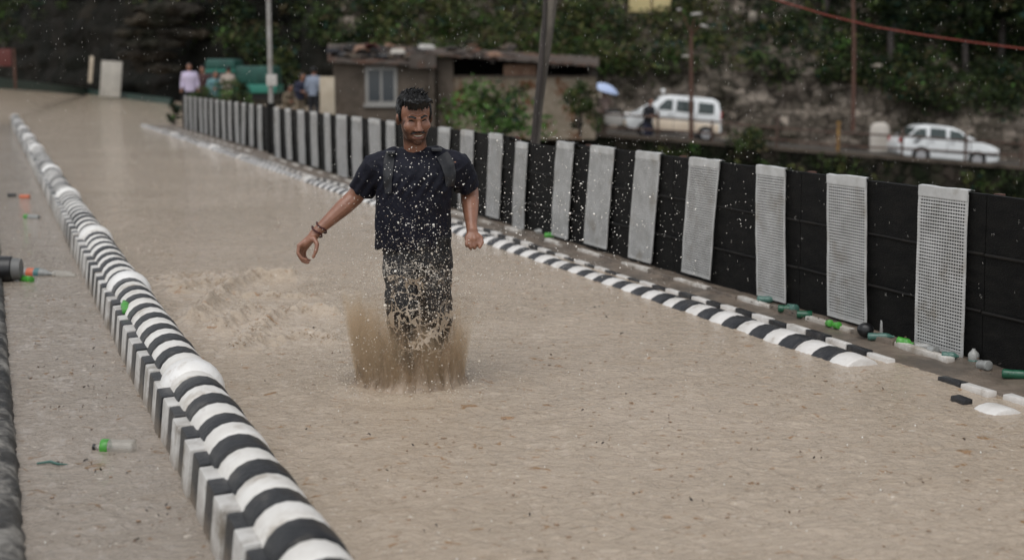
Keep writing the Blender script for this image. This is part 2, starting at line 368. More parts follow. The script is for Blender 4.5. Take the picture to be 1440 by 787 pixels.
# ------------------------------------------------------------------ setting: water, walkway, ledge, ground
def rise(Y): return .75*max(0., (Y-50)/30.)**2 if Y < 82 else .86+.03*(Y-82)
man0 = gnd(577, 541)
def pl(pts): return [gnd(*p) for p in pts]
CRESTS = [(pl([(255, 408), (290, 400), (330, 397)]), 0.064), (pl([(272, 448), (300, 428), (318, 408), (360, 393), (410, 392)]), 0.089), (pl([(310, 462), (345, 440), (365, 436)]), 0.073),
          (pl([(338, 490), (362, 470), (385, 448), (425, 436), (470, 442)]), .060), (pl([(395, 478), (440, 470), (470, 478)]), .030), (pl([(350, 415), (430, 418), (450, 414)]), .03), (pl([(240, 395), (262, 388), (300, 386)]), .022)]
def seg_d(p, a, b):
    ab = b-a; t = max(0, min(1, (p-a).dot(ab)/max(1e-9, ab.length_squared))); return (p-(a+ab*t)).length, t
def water_sheet():
    C = 330
    s = np.concatenate([2.2*(3.6/2.2)**(np.arange(30)/30), 3.6*(7.4/3.6)**(np.arange(330)/330), np.arange(7.4, 11.4, .012), 11.4*(100/11.4)**(np.arange(341)/340)]); N = len(s)
    tt = np.linspace(0, 1, C)
    um = np.where(s < 41, 4.62, 4.62 + np.clip((s-41)/6, 0, 1)*9)
    un = np.where(s < 20, -.6, -.6 - (s-20)*.35)
    U = un[:, None] + (um-un)[:, None]*tt[None, :]
    S = np.repeat(s[:, None], C, 1)
    X = S*DX + U*DY; Y = S*DY - U*DX
    Z = np.vectorize(rise)(Y)
    lo = V((0, 0, 0))
    for i in range(N):
        if s[i] > 30: break
        amp = 1.0
        for j in range(C):
            x, y = X[i, j], Y[i, j]
            z = .0040*noise.noise(V((x*4, y*4, 1.3))) + .0034*noise.noise(V((x*13, y*13, 4.1)))
            if s[i] < 13: z += .0030*noise.noise(V((x*44, y*44, 9.)))
            d = math.hypot(x-man0.x, y-man0.y)
            if d < 1.3:
                z += .030*math.exp(-(d/.34)**2) + .014*math.sin(d*24)*math.exp(-d*2.2)
            if -3.2 < x+.0 < .3 and 7 < y < 12:
                p = V((x, y, 0)); add = 0
                for pts, a in CRESTS:
                    best = 9
                    for q0, q1 in zip(pts, pts[1:]):
                        best = min(best, seg_d(p, q0, q1)[0])
                    if best < .35:
                        w = .055*(1+.5*noise.noise(V((x*6, y*6, 3))))
                        add = max(add, a*math.exp(-(best/w)**1.5)*max(0, .85+.55*noise.noise(V((x*4, y*4, 7)))))
                        z += .020*math.exp(-(best/.22)**2)*noise.noise(V((x*16, y*16, 5)))
                z += add
            Z[i, j] += z
    for i in range(620):                              # rings where raindrops have struck
        s0 = 3.7*(9.5/3.7)**random.random(); u0 = random.uniform(.1, 4.2); r0 = random.uniform(.012, .07)
        i0, i1 = np.searchsorted(s, (s0-.14, s0+.14)); j0 = int(np.clip((u0-.14+.6)/5.22, 0, 1)*C); j1 = int(np.clip((u0+.14+.6)/5.22, 0, 1)*C)+1
        dd = np.hypot(S[i0:i1, j0:j1]-s0, U[i0:i1, j0:j1]-u0)
        Z[i0:i1, j0:j1] += random.uniform(.0015, .0035)*np.exp(-((dd-r0)/.009)**2) - .0018*np.exp(-((dd-r0+.018)/.010)**2)
    me = grid_mesh('flood_water', np.stack([X, Y, Z], -1))
    fw = tag(link('flood_water', me, ['water', 'lane_water'], smooth=180), kind='structure')
    me.polygons.foreach_set('material_index', (((U[:-1, :-1]+U[1:, 1:])/2 < .7) & (S[:-1, :-1] < 46)).ravel().astype(np.int32))
water_sheet()
m = MB(); m.poly([SU(-8, -9, -.26), SU(-8, 5.3, -.26), SU(130, 5.3, -.26), SU(130, -9, -.26)])
tag(m.build('road', 'asphalt', smooth=0), kind='structure')
m = MB(); m.poly([(-400, -200, -5.5), (400, -200, -5.5), (400, 500, -5.5), (-400, 500, -5.5)])
tag(m.build('ground', 'soil', smooth=0), kind='structure')

def strip(name, s0, s1, us, zs, matname, ds=.12, namp=.012, nsc=6.0, kind='structure'):
    n = int((s1-s0)/ds)+1; ss = np.linspace(s0, s1, n); Pm = np.zeros((n, len(us), 3))
    for i, sv in enumerate(ss):
        for j, (u, z) in enumerate(zip(us, zs)):
            q = SU(sv, u, z); k = namp*noise.noise(q*nsc) + namp*.6*noise.noise(q*nsc*2.7)
            Pm[i, j] = (q.x + k*.6*DY, q.y - k*.6*DX, q.z + (k if z > -.1 else 0))
    o = link(name, grid_mesh(name, Pm), matname, smooth=180)
    return tag(o, kind=kind)
strip('walkway', 3.5, 43, [4.44, 4.50, 4.56, 4.62, 4.68, 4.74, 4.80, 4.86, 4.92, 4.98, 5.04, 5.10, 5.3, 5.31], [-.05, -.02, .004, .012, .014, .016, .02, .024, .028, .03, .03, .02, -.1, -3.2], 'wet_concrete', .09, .010)
# verge beyond the fence: falls away to the lower road
o = strip('embankment', -4, 46, [5.28, 6.0, 7.0, 8.5, 11, 15, 22], [-.12, -.3, -.7, -1.4, -2.6, -4.2, -5.4], 'soil', .6, .12, .7)
led = strip('pavement_ledge', 2.5, 44, [-7, -3, -1, -.5, -.32, -.2, -.12, -.06, -.02, .012, .035, .045, .05], [.07, .07, .07, .07, .07, .07, .068, .068, .064, .055, .035, 0, -.2], 'dark_ledge', .03, .013, 14)
# ------------------------------------------------------------------ painted barriers
def barrier(name, label, uc, zc, side, s0, s1, bulges, band, block_u, block_w, block_base, s_end_blocks, dip=None, block_top=.18, nblk_pitch=.19, phase=0.0, uin=.05):
    base = SU((s0+s1)/2, uc, 0)
    root = empty(name, base, label, 'road barrier', 'painted concrete road barriers')
    rt = .122 if side > 0 else .15
    zc_ = lambda s: zc + (dip(s) if dip else 0)
    PW, PK, PB = ('white_paint', 'black_paint', 'block_white') if side > 0 else ('kerb_white', 'kerb_black', 'kerb_white')
    # ridge
    m = MB(); seg = 20; s = s0 + phase; k = 0; prev = None
    bands = []
    while s < s1:
        bands.append((s, s+band, k % 2)); s += band; k += 1
    for a, b, col in bands:
        r = rt*(.992 if col == 0 else 1.006)*(1+.012*random.uniform(-1, 1)); m.mi = col
        dz = random.uniform(-.004, .004); du = random.uniform(-.004, .004)
        g = band*.06
        pts = [SU(a+.001, uc+du, zc_(a)+dz), SU(a+g*.5, uc+du, zc_(a)+dz), SU(a+g*1.8, uc+du, zc_(a)+dz), SU((a+b)/2, uc+du, zc_((a+b)/2)+dz), SU(b-g*1.8, uc+du, zc_(b)+dz), SU(b-g*.5, uc+du, zc_(b)+dz), SU(b-.001, uc+du, zc_(b)+dz)]
        m.tube(pts, [r*.9, r*.965, r*.992, r, r*.992, r*.965, r*.9], seg)
    m.build('rounded_ridge', [PW, PK], root, 50)
    for sb in bulges:
        m = MB(); L = .155; pts = []; rs = []; L = .135
        for i in range(13):
            t = -1+2*i/12; pts.append(SU(sb+t*L, uc, zc_(sb)+.005)); rs.append((rt+.022)*max(.02, (1-abs(t)**3.2))**.5)
        m.tube(pts, rs, 28); m.build('bulge', 'bulge_white', root, 60)
    # side blocks
    s = s0; k = 0; far = MB(); nfar = 0
    while s < s_end_blocks:
        L = nblk_pitch*random.uniform(.94, 1.04)
        z1 = block_top + (dip(s) if dip else 0) + random.uniform(-.006, .006)
        mm = MB() if k < 80 else far
        mm.mi = k % 2 if mm is far else 0
        jit = random.uniform(-.006, .006) + (.003 if k % 2 else 0)*1
        gap = .006
        uo, ui = block_u+jit*side, block_u+block_w*side
        ub = block_base+jit*side
        q = [SU(s+gap, ub, -.24), SU(s+L-gap, ub, -.24), SU(s+L-gap, uo, z1), SU(s+gap, uo, z1)]
        r_ = [SU(s+gap, ui, -.24), SU(s+L-gap, ui, -.24), SU(s+L-gap, ui, z1+.004), SU(s+gap, ui, z1+.004)]
        vs = [mm.bm.verts.new(p) for p in q+r_]; fs = []
        for idx in ((0,1,2,3),(7,6,5,4),(3,2,6,7),(0,4,5,1),(0,3,7,4),(1,5,6,2)): fs.append(mm.bm.faces.new([vs[i] for i in idx]))
        for f in fs: f.material_index = mm.mi
        es = list({e for v in vs for e in v.link_edges})
        bmesh.ops.bevel(mm.bm, geom=es, offset=.008, segments=2, affect='EDGES', profile=.6, material=-1)
        if k < 80: mm.build('side_block', PB if k % 2 == 0 else PK, root, 40)
        else: nfar += 1
        s += L; k += 1
    if nfar: tag(far.build('side_blocks', [PB, PK], root, 40), kind='stuff')
    else: far.bm.free()
    return root
barrier('road_barrier', 'black and white striped barrier with bulging white rings along the left side', .805, .13, 1, 2.9, 47.4,
        [3.35, 6.38, 9.42, 12.4, 16.7, 20.9, 27.2, 31.7, 36.5, 41.7, 47.0], .1775, .642, .075, .598, 44, block_top=.175, phase=.06)
def dipf(s):
    z = 0
    if s < 6.9: z -= .02*(6.9-s)
    return z + .012*math.sin(s*1.1)
barrier('road_barrier', 'low half submerged black and white striped kerb in front of the black fence', 4.33, -.103, -1, 6.36, 43.5,
        [14.1, 20.4, 26.1, 29.6, 36.2], .172, 4.545, .055, 4.56, 40, dip=dipf, block_top=.026, nblk_pitch=.21)
barrier('road_barrier', 'short white ended piece of half sunk kerb at the right edge of the photo', 4.33, -.103, -1, 5.19, 5.35, [], .1605, 4.545, .055, 4.56, 5.19, dip=lambda s: -.022, block_top=.026, nblk_pitch=.22)

kp = [o for o in COL.objects if o.get('label', '').startswith('short white ended')][0]
for (px, py, L_, mt_) in ((1376, 549, .21, 'kerb_white'), (1432, 563, .16, 'kerb_white'), (1340, 537, .18, 'kerb_black'), (1352, 563, .10, 'kerb_black')):
    m = MB(); m.box(gnd(px, py, .008)+V((0, 0, 0)), (L_, .055, .035), Matrix.Rotation(ROAD_ROT, 3, 'Z') @ Matrix.Rotation(.03, 3, 'X'), .008)
    for v in m.bm.verts: v.co.z += .008*noise.noise(v.co*14)
    m.build('broken_slab', mt_, kp, 40)
# ------------------------------------------------------------------ black fence with white mesh strips
WH = [(6.25, 6.68, 0), (7.19, 7.62, 0), (8.11, 8.49, 0), (9.0, 9.46, 0), (9.96, 10.4, 0), (10.83, 11.32, 0), (11.7, 12.1, 0), (12.86, 13.18, 1), (13.57, 13.98, 0), (14.48, 14.92, 0), (15.33, 15.75, 0), (16.32, 16.72, 0), (17.64, 18.05, 0), (18.37, 18.97, 0), (19.36, 19.93, 0), (20.27, 20.89, 0), (21.31, 21.7, 0), (22.25, 22.72, 0), (23.21, 23.73, 0), (24.32, 24.75, 0), (25.32, 25.79, 0)]
s = 27.95
while s < 39.9: WH.append((s, s+.43, 2)); s += .925
def fence(sA, sB, u, top, label, items, lower=None):
    root = empty('fence', SU((sA+sB)/2, u, 0), label, 'fence', 'striped fence along the walkway')
    # boards
    n = max(1, round((sB-sA)/1.9)); L = (sB-sA)/n
    for i in range(n):
        a, b = sA+i*L, sA+(i+1)*L; m = MB()
        tp = top - (lower(.5*(a+b)) if lower else 0)
        for r, (z0, z1) in enumerate(((-.05, .30), (.28, .61), (.59, tp))):
            off = .012*r
            K = 10; g0 = []; 
            for face, uu in ((0, u-.012-off*.4), (1, u+.02-off*.4)):
                row = []
                for k in range(K+1):
                    sv = a + (b-a-.006)*k/K
                    wob = .007*noise.noise(V((sv*2.3, r*3.1, 2.2)))
                    row.append((SU(sv, uu+wob+(.006 if r < 2 else 0), z0), SU(sv, uu+wob-.006, z1 + .006*noise.noise(V((sv*1.7, 8, r))))))
                g0.append(row)
            A = [[m.bm.verts.new(p) for p in q] for q in g0[0]]; B = [[m.bm.verts.new(p) for p in q] for q in g0[1]]
            for k in range(K):
                m.bm.faces.new((A[k][0], A[k+1][0], A[k+1][1], A[k][1])); m.bm.faces.new((B[k][0], B[k][1], B[k+1][1], B[k+1][0]))
                m.bm.faces.new((A[k][1], A[k+1][1], B[k+1][1], B[k][1])); m.bm.faces.new((A[k][0], B[k][0], B[k+1][0], A[k+1][0]))
            for k in (0, K): m.bm.faces.new((A[k][0], A[k][1], B[k][1], B[k][0]))
        m.build('board_panel', 'fence_black', root, 30)
        for zb in (.295, .6):
            m = MB(); m.tube([SU(a+(b-a-.01)*k/8, u-.024+.004*noise.noise(V((a+k, zb, 1))), zb+.006*noise.noise(V((a*2+k*.6, zb, 4)))) for k in range(9)], .0085, 6); m.build('batten', 'fence_seam', root, 60)
        m = MB(); m.box(SU(a, u+.055, .42), (.045, .045, 1.0), Matrix.Rotation(ROAD_ROT, 3, 'Z'), .004); m.build('post', 'rust', root, 30)
    m = MB(); m.tube([SU(sA + (sB-sA)*k/60, u+.004, top-.012-(lower(sA+(sB-sA)*k/60) if lower else 0)+.004*noise.noise(V((k*.9, 1, 2)))) for k in range(61)], .014, 8); m.build('top_rail', 'fence_black', root, 60)
    for a, b, kind in items:
        tp = top + .012 - (.055 if kind == 1 else 0); w = b-a
        sl = (.13 if 8.5 < a < 17 else -.035) + random.uniform(-.02, .02)
        if kind == 2: sl = random.uniform(-.05, .2)
        z0 = random.uniform(.035, .075); nr = 46 if a < 12 else 32; nc = 20 if a < 12 else 12
        uf = u - .046
        def pt(fr, z, du=0.):
            t = 1-(z-z0)/(tp-z0)
            sv = a + w*fr + sl*t + .006*noise.noise(V((z*3, a, fr*1.5)))
            return SU(sv, uf - .007*math.sin(t*math.pi)*(.6+.4*math.sin(a*5)) + .005*noise.noise(V((fr*3, z*5, a))) + du, z)
        m = MB()
        def ribbon(P0, P1, hw, ax):
            pass
        hz = (tp-z0-.05)/nr
        for i in range(nr+1):                                   # horizontal wires
            z = z0 + hz*i; hw = .0044 if 0 < i < nr else .010
            K = 6; prev = None
            for k in range(K+1):
                fr = k/K; q = [m.bm.verts.new(pt(fr, z+dz, du)) for dz, du in ((-hw, 0), (hw, 0), (hw, .003), (-hw, .003))]
                if prev:
                    for j in range(4): m.bm.faces.new((prev[j], q[j], q[(j+1) % 4], prev[(j+1) % 4]))
                prev = q
        for i in range(nc+1):                                   # vertical wires
            fr = i/nc; hw = (.0024 if 0 < i < nc else .008)/w
            if i == 0: fr += hw
            if i == nc: fr -= hw
            K = 10; prev = None
            for k in range(K+1):
                z = z0 + (tp-z0-.02)*k/K
                q = [m.bm.verts.new(pt(fr+df, z, du)) for df, du in ((-hw, .0012), (hw, .0012), (hw, .0045), (-hw, .0045))]
                if prev:
                    for j in range(4): m.bm.faces.new((prev[j], q[j], q[(j+1) % 4], prev[(j+1) % 4]))
                prev = q
        # folded top hem
        K = 6; prev = None
        for k in range(K+1):
            fr = k/K; zt = tp + .006*noise.noise(V((fr*3, a*3, 1)))
            q = [m.bm.verts.new(p) for p in (pt(fr, tp-.055, -.003), pt(fr, zt, -.003), pt(fr, zt+.005, .02), pt(fr, zt+.002, .042), pt(fr, zt-.004, .042), pt(fr, zt-.001, .02), pt(fr, zt-.006, .002), pt(fr, tp-.055, 0))]
            if prev:
                for j in range(8): m.bm.faces.new((prev[j], q[j], q[(j+1) % 8], prev[(j+1) % 8]))
            prev = q
        if a > 9.6:                                             # denser weave sheet on the strips further along
            g = [[m.bm.verts.new(pt(k/4, z0+(tp-z0)*j/8, .006)) for k in range(5)] for j in range(9)]
            g2 = [[m.bm.verts.new(pt(k/4, z0+(tp-z0)*j/8, .009)) for k in range(5)] for j in range(9)]
            for G in (g, g2):
                for j in range(8):
                    for k in range(4): m.bm.faces.new((G[j][k], G[j][k+1], G[j+1][k+1], G[j+1][k])).material_index = 1
        m.build('mesh_strip', ['strip_white', 'strip_backing'], root, 30)
    return root
M['strip_backing'] = mat('grey_woven_backing', (.33, .33, .33), .6, (.24, .24, .24), 40, c3=(.12, .11, .1), n3=90, mix3=(.5, .6))
fence(4.3, 26.2, 4.92, .915, 'long black fence hung with white mesh strips between right edge and grey pole', [w for w in WH if w[2] < 2], lower=lambda s: .045 if 12.3 < s < 13.4 else 0)
fence(27.35, 40.3, 5.08, .90, 'far stretch of black fence with narrow white strips beyond the grey pole', [w for w in WH if w[2] == 2])
# painted slabs at the fence foot
sl = empty('fence_plinth', SU(20, 4.78, 0), 'low plinth of white and dark slabs at the foot of the black fence', 'plinth')
for i, (a, b, k) in enumerate(WH[:34]):
    for c, (p, q) in ((0, (a-.05, b+.0)), (1, (b+.02, b+.44))):
        m = MB(); L = q-p; m.box(SU((p+q)/2, 4.775, .012+random.uniform(-.006, .006)), (L, .05, .06), Matrix.Rotation(ROAD_ROT, 3, 'Z') @ Matrix.Rotation(random.uniform(-.02, .02), 3, 'Y'), .006)
        m.build('slab', 'white_paint' if c == 0 else 'wet_concrete', sl, 40)

# ------------------------------------------------------------------ camera, sky, sun
cd = bpy.data.cameras.new('camera'); cam = bpy.data.objects.new('camera', cd); COL.objects.link(cam)
cam.location = (0, 0, H); cam.rotation_euler = (math.pi/2 - P, 0, 0)
cd.sensor_width = 36; cd.sensor_fit = 'HORIZONTAL'; cd.lens = 50; cd.clip_end = 2000; cd.clip_start = .05
cd.dof.use_dof = True; cd.dof.focus_distance = 7.0; cd.dof.aperture_fstop = 1.8
SC.camera = cam
w = bpy.data.worlds.new('World'); SC.world = w; w.use_nodes = True
nt = w.node_tree; bg = nt.nodes['Background']
sky = nt.nodes.new('ShaderNodeTexSky'); sky.sky_type = 'NISHITA'; sky.sun_disc = False
EL, AZ = math.radians(62), math.radians(200)
sky.sun_elevation = EL; sky.sun_rotation = AZ
hs = nt.nodes.new('ShaderNodeHueSaturation'); hs.inputs['Saturation'].default_value = .18
nt.links.new(sky.outputs[0], hs.inputs['Color']); nt.links.new(hs.outputs[0], bg.inputs['Color'])
bg.inputs['Strength'].default_value = .11
sd = bpy.data.lights.new('sun', 'SUN'); so = bpy.data.objects.new('sun', sd); COL.objects.link(so)
sd.energy = .9; sd.angle = math.radians(50); sd.color = (1, .975, .945)
sdir = V((math.sin(AZ)*math.cos(EL), math.cos(AZ)*math.cos(EL), math.sin(EL)))
so.rotation_euler = sdir.to_track_quat('Z', 'Y').to_euler(); so.location = (0, 0, 30)
SC.view_settings.view_transform = 'Standard'; SC.view_settings.look = 'None'; SC.view_settings.gamma = 1
SC.view_settings.exposure = 0.62
SC.cycles.use_denoising = True
SC.cycles.max_bounces = 6; SC.cycles.volume_bounces = 2; SC.cycles.transparent_max_bounces = 24
#==PART2==
# ------------------------------------------------------------------ hillside, cliff, lower road
def interp(x, pts):
    if x <= pts[0][0]: return pts[0][1]
    for (a, b), (c, d) in zip(pts, pts[1:]):
        if x <= c: t = (x-a)/(c-a); return b+(d-b)*t
    return pts[-1][1]
def zroad(X): return interp(X, [(-9, .02), (-4, -.12), (0, -.42), (6, -.86), (16, -1.66), (40, -3.4), (80, -5)])
def ybase(X): return interp(X, [(-80, 118), (-40, 92), (-30, 83), (-24, 75.5), (-17, 68), (-10, 62), (-4, 59), (2, 57), (80, 57)])
def wtop(X): return interp(X, [(-80, 9), (-13, 9), (-9, 3.2), (-3, 2.4), (3.7, 1.9), (10.8, 1.45), (13.6, 1.55), (16.5, .5), (20.5, -.1), (40, -1.5)])
def zfoot(X): return rise(ybase(X)) - .05 if X < -9 else zroad(X)-.05
def hill_pt(X, t):
    Y0 = ybase(X); z0 = zfoot(X) - .4; zt = wtop(X)
    if t < .4:
        k = t/.4; z = z0 + (zt-z0)*k; Y = Y0 + k*(.9 if X > -9 else 2.6)
    else:
        k = (t-.4)/.6; Y = Y0 + (.9 if X > -9 else 2.6) + 28*k; z = zt + (22*k if X > -12 else 15*k)
    a = .35 if t < .4 else .9
    q = V((X, Y, z))
    rough = noise.fractal(V((X*.35, Y*.35, z*.9)), 1.0, 2.0, 5)
    lay = noise.noise(V((X*.10, 2.0, z*1.5))) + .6*noise.noise(V((X*.35, 7.0, z*3.1)))
    lf = 1.0 if X < -9 else .35
    Y += -a*rough*.9 - lf*.55*lay*(1 if t < .7 else .3) + noise.noise(V((X*1.7, z*1.7, 3)))*.26 + noise.noise(V((X*3.6, z*3.6, 9)))*.14
    z += noise.noise(V((X*.8, Y*.8, 11)))*.18*a
    return V((X, Y, z))
def hill(name, X0, X1, n, matname):
    T = list(np.linspace(0, .4, 34)) + list(np.linspace(.42, 1, 34))
    Pm = np.array([[hill_pt(x, t) for t in T] for x in np.linspace(X0, X1, n)])
    return tag(link(name, grid_mesh(name, Pm), matname, smooth=180), kind='structure')
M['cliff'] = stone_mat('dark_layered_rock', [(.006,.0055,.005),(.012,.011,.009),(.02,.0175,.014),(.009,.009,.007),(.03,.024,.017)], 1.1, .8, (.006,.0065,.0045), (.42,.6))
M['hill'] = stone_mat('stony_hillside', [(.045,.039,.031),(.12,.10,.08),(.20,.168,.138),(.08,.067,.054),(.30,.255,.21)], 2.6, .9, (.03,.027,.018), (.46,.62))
M['ledge_rock'] = stone_mat('pale_ledge_rock', [(.022,.019,.016),(.045,.038,.03),(.03,.026,.021),(.06,.048,.034)], 1.6, .8, (.018,.018,.012), (.46,.62))
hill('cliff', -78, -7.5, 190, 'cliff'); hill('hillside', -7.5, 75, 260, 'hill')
b = MB()
for (x0, x1, py, th) in ((175, 268, 30, .34), (160, 300, 48, .26), (168, 262, 62, .20), (165, 250, 78, .26), (190, 285, 14, .36), (205, 262, 96, .2)):
    c = at((x0+x1)/2, py, 65.9); v0 = len(b.bm.verts); b.ell(c, ((x1-x0)/2*65.9/F, .75, th), None, 4); b.bm.verts.ensure_lookup_table()
    for v in b.bm.verts[v0:]:
        v.co += V((0, -.5*noise.noise(v.co*1.3)-.25*noise.noise(v.co*3.7), .16*noise.noise(v.co*2.4)+.07*noise.noise(v.co*6)))
tag(b.build('cliff_ledge', 'ledge_rock', None, 40), kind='structure')
# lower road, its kerb and retaining wall
n = 90; Xs = np.linspace(-10, 62, n)
Pm = np.array([[(x, y, zroad(x) + (.0 if y > 50.6 else .10)*0) for y in (50.45, 52, 54, 56, 58)] for x in Xs])
tag(link('lower_road', grid_mesh('lower_road', Pm), 'asphalt', smooth=180), kind='structure')
def sweep(name, prof, xs, matname, namp=.0, nsc=2.0, parent=None):
    Pm = []
    for x in xs:
        row = []
        for (y, z) in prof:
            q = V((x, y, zroad(x)+z)); k = namp*noise.noise(q*nsc)+namp*.5*noise.noise(q*nsc*2.3); row.append((q.x, q.y - k, q.z))
        Pm.append(row)
    return link(name, grid_mesh(name, np.array(Pm)), matname, parent, smooth=40)
rw = sweep('retaining_wall', [(50.05, -5), (50.1, -3.2), (50.12, -2.4), (50.14, -1.9), (50.15, -1.5), (50.16, -1.1), (50.17, -.7), (50.18, -.35), (50.19, -.1), (50.19, -.02)], np.linspace(-4, 60, 260), 'rock_wall', .10, 1.6)
tag(rw, 'dark mossy stone retaining wall holding up the lower road behind the fence', 'retaining wall')
cp = sweep('coping', [(50.10, -.03), (50.08, .09), (50.5, .10), (50.52, -.1)], np.linspace(-4, 60, 160), 'mud_wall', .015, 3); cp.parent = rw
# iron railing along the lower road
rl = empty('railing', (12, 50.3, zroad(12)), 'rusty iron railing with two rails along the lower road edge', 'railing')
for (px, py), mt, hgt in (((1001, 192), 'rail_dark', .75), ((1092, 208), 'rail_dark', 1.0), ((1178, 212), 'rail_yellow', 1.0), ((1268, 222), 'rail_dark', 1.0), ((1357, 226), 'rail_dark', 1.0), ((1436, 236), 'rail_dark', 1.0), ((925, 190), 'rail_dark', .9), ((848, 182), 'rail_dark', .9)):
    X = at(px, py, 50.3).x; b = MB(); b.box((X, 50.3, zroad(X)+.1+hgt/2), (.10 if mt != 'rail_dark' else .075, .08, hgt), bev=.01)
    if px in (1092, 1178): b.box((X, 50.3, zroad(X)+.1+hgt), (.15, .12, .07), bev=.01)
    b.build('post', mt, rl)
for pts in ([(826, 159), (905, 164), (1001, 171), (1092, 180), (1178, 187), (1268, 191), (1357, 198), (1480, 205)], [(840, 179), (925, 183), (1001, 188), (1092, 196), (1178, 205), (1268, 209), (1357, 214), (1480, 222)]):
    b = MB(); b.tube([at(x, y, 50.3) for x, y in pts], .036, 8); b.build('rail', 'rail_dark', rl, 60)

# ------------------------------------------------------------------ foliage
LV = ['leaf_a', 'leaf_b', 'leaf_c', 'leaf_d', 'leaf_dark', 'leaf_bright', 'leaf_teal']
def leaf_mesh(name, centers, rad, count, size, weights, squash=.8, up=0.0):
    """leaf-sized faces scattered in clumps; every leaf is a bent pair of quads"""
    C_ = np.repeat(np.asarray(centers, float), count, 0); R_ = np.repeat(np.asarray(rad, float), count)
    n = len(C_)
    d = rng.normal(size=(n, 3)); d /= np.linalg.norm(d, axis=1)[:, None]
    rr = R_*rng.uniform(.25, 1, n)**.5
    p = C_ + d*rr[:, None]*np.array([1, 1, squash])
    a = rng.normal(size=(n, 3)); a[:, 2] += up; a /= np.linalg.norm(a, axis=1)[:, None]
    b = np.cross(a, rng.normal(size=(n, 3))); b /= np.linalg.norm(b, axis=1)[:, None]
    nrm = np.cross(a, b)
    s = size*rng.uniform(.55, 1.4, n)[:, None]; wd = s*.42
    v = np.stack([p - a*s, p + b*wd + nrm*s*.18, p + a*s, p - b*wd + nrm*s*.18], 1).reshape(-1, 3)
    f = np.arange(n*4).reshape(-1, 4)
    me = np_mesh(name, v, f)
    ci = np.repeat(rng.choice(7, len(centers), p=np.array(weights)/sum(weights)), count)
    swap = rng.random(n) < .25; ci[swap] = rng.choice(7, swap.sum(), p=np.array(weights)/sum(weights))
    for k in LV: me.materials.append(M[k])
    me.polygons.foreach_set('material_index', ci.astype(np.int32)); return me
# undergrowth of the whole slope
cs, rs, ws = [], [], []
groups = {0: ([], []), 1: ([], []), 2: ([], [])}
tries = 0
while tries < 10500:
    tries += 1
    X = random.uniform(-30, 27); t = random.uniform(.36, .62) if random.random() < .9 else random.uniform(.6, .85)
    if X < -9: t = random.uniform(.12, .5)
    q = hill_pt(X, t); px, py = proj(q)
    den = noise.fractal(V((X*.16, t*9, 5)), 1, 2, 3)
    dens = .95 + den
    if X < -13: dens = .05 + den*.25
    elif X < -7: dens = .35 + den
    if q.z < wtop(X)+.2 and X > -9: dens = .0 + den*1.1
    if random.random() > dens or (880 < px < 942 and -16 < py < 24): continue
    g = 2 if X > 12.5 or (X > 9.5 and q.z > 3.2) else (1 if -6 < X <= 9.5 else 0)
    groups[g][0].append(q + V((0, -.15, .12))); groups[g][1].append(random.uniform(.28, .75))
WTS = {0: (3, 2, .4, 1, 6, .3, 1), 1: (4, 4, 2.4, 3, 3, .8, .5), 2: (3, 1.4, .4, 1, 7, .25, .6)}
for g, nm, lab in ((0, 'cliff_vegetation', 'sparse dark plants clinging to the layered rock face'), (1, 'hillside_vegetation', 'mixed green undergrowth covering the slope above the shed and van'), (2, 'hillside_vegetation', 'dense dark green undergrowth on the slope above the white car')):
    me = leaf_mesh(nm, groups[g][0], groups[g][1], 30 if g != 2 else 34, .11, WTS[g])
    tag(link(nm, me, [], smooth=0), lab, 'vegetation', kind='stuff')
# vines on the retaining wall
cs = []; rs = []
for i in range(420):
    X = random.uniform(4, 30); q = V((X, 49.95, zroad(X) - random.uniform(.15, 2.4)))
    if noise.noise(V((X*.45, q.z*.5, 2))) > .02 - (.25 if X < 11 else 0): cs.append(q); rs.append(random.uniform(.18, .45))
tag(link('wall_creeper', leaf_mesh('wall_creeper', cs, rs, 16, .10, (3, 3, 1.4, 2, 4, .4, .4)), [], smooth=0), 'green creeper hanging over the stone retaining wall below the railing', 'creeper', kind='stuff')

def bush(name, base, r, h, wts, label, cat='bush', group=None, n=26, cnt=26, size=.1, stems=5):
    rt = empty(name, base, label, cat, group)
    cs = []; rs = []
    for i in range(n):
        a = random.uniform(0, 6.28); k = random.random()**.6; zz = random.uniform(.15, 1)
        cs.append((base[0]+math.cos(a)*r*k*(1.1-.5*zz), base[1]+math.sin(a)*r*k*(1.1-.5*zz), base[2]+h*zz)); rs.append(r*random.uniform(.25, .45))
    me = leaf_mesh('foliage', cs, rs, cnt, size, wts); o = link('foliage', me, [], rt, 0)
    b = MB()
    for i in range(stems):
        c = V(cs[i % n]); b0 = V(base) + V((random.uniform(-.06, .06), random.uniform(-.06, .06), -.05)); mid = b0.lerp(c, .5)+V((0, 0, h*.12))
        b.tube([b0, mid, c], [.022*r+.008, .016*r+.006, .006], 6)
    b.build('stem', 'dark_bark', rt, 60); return rt
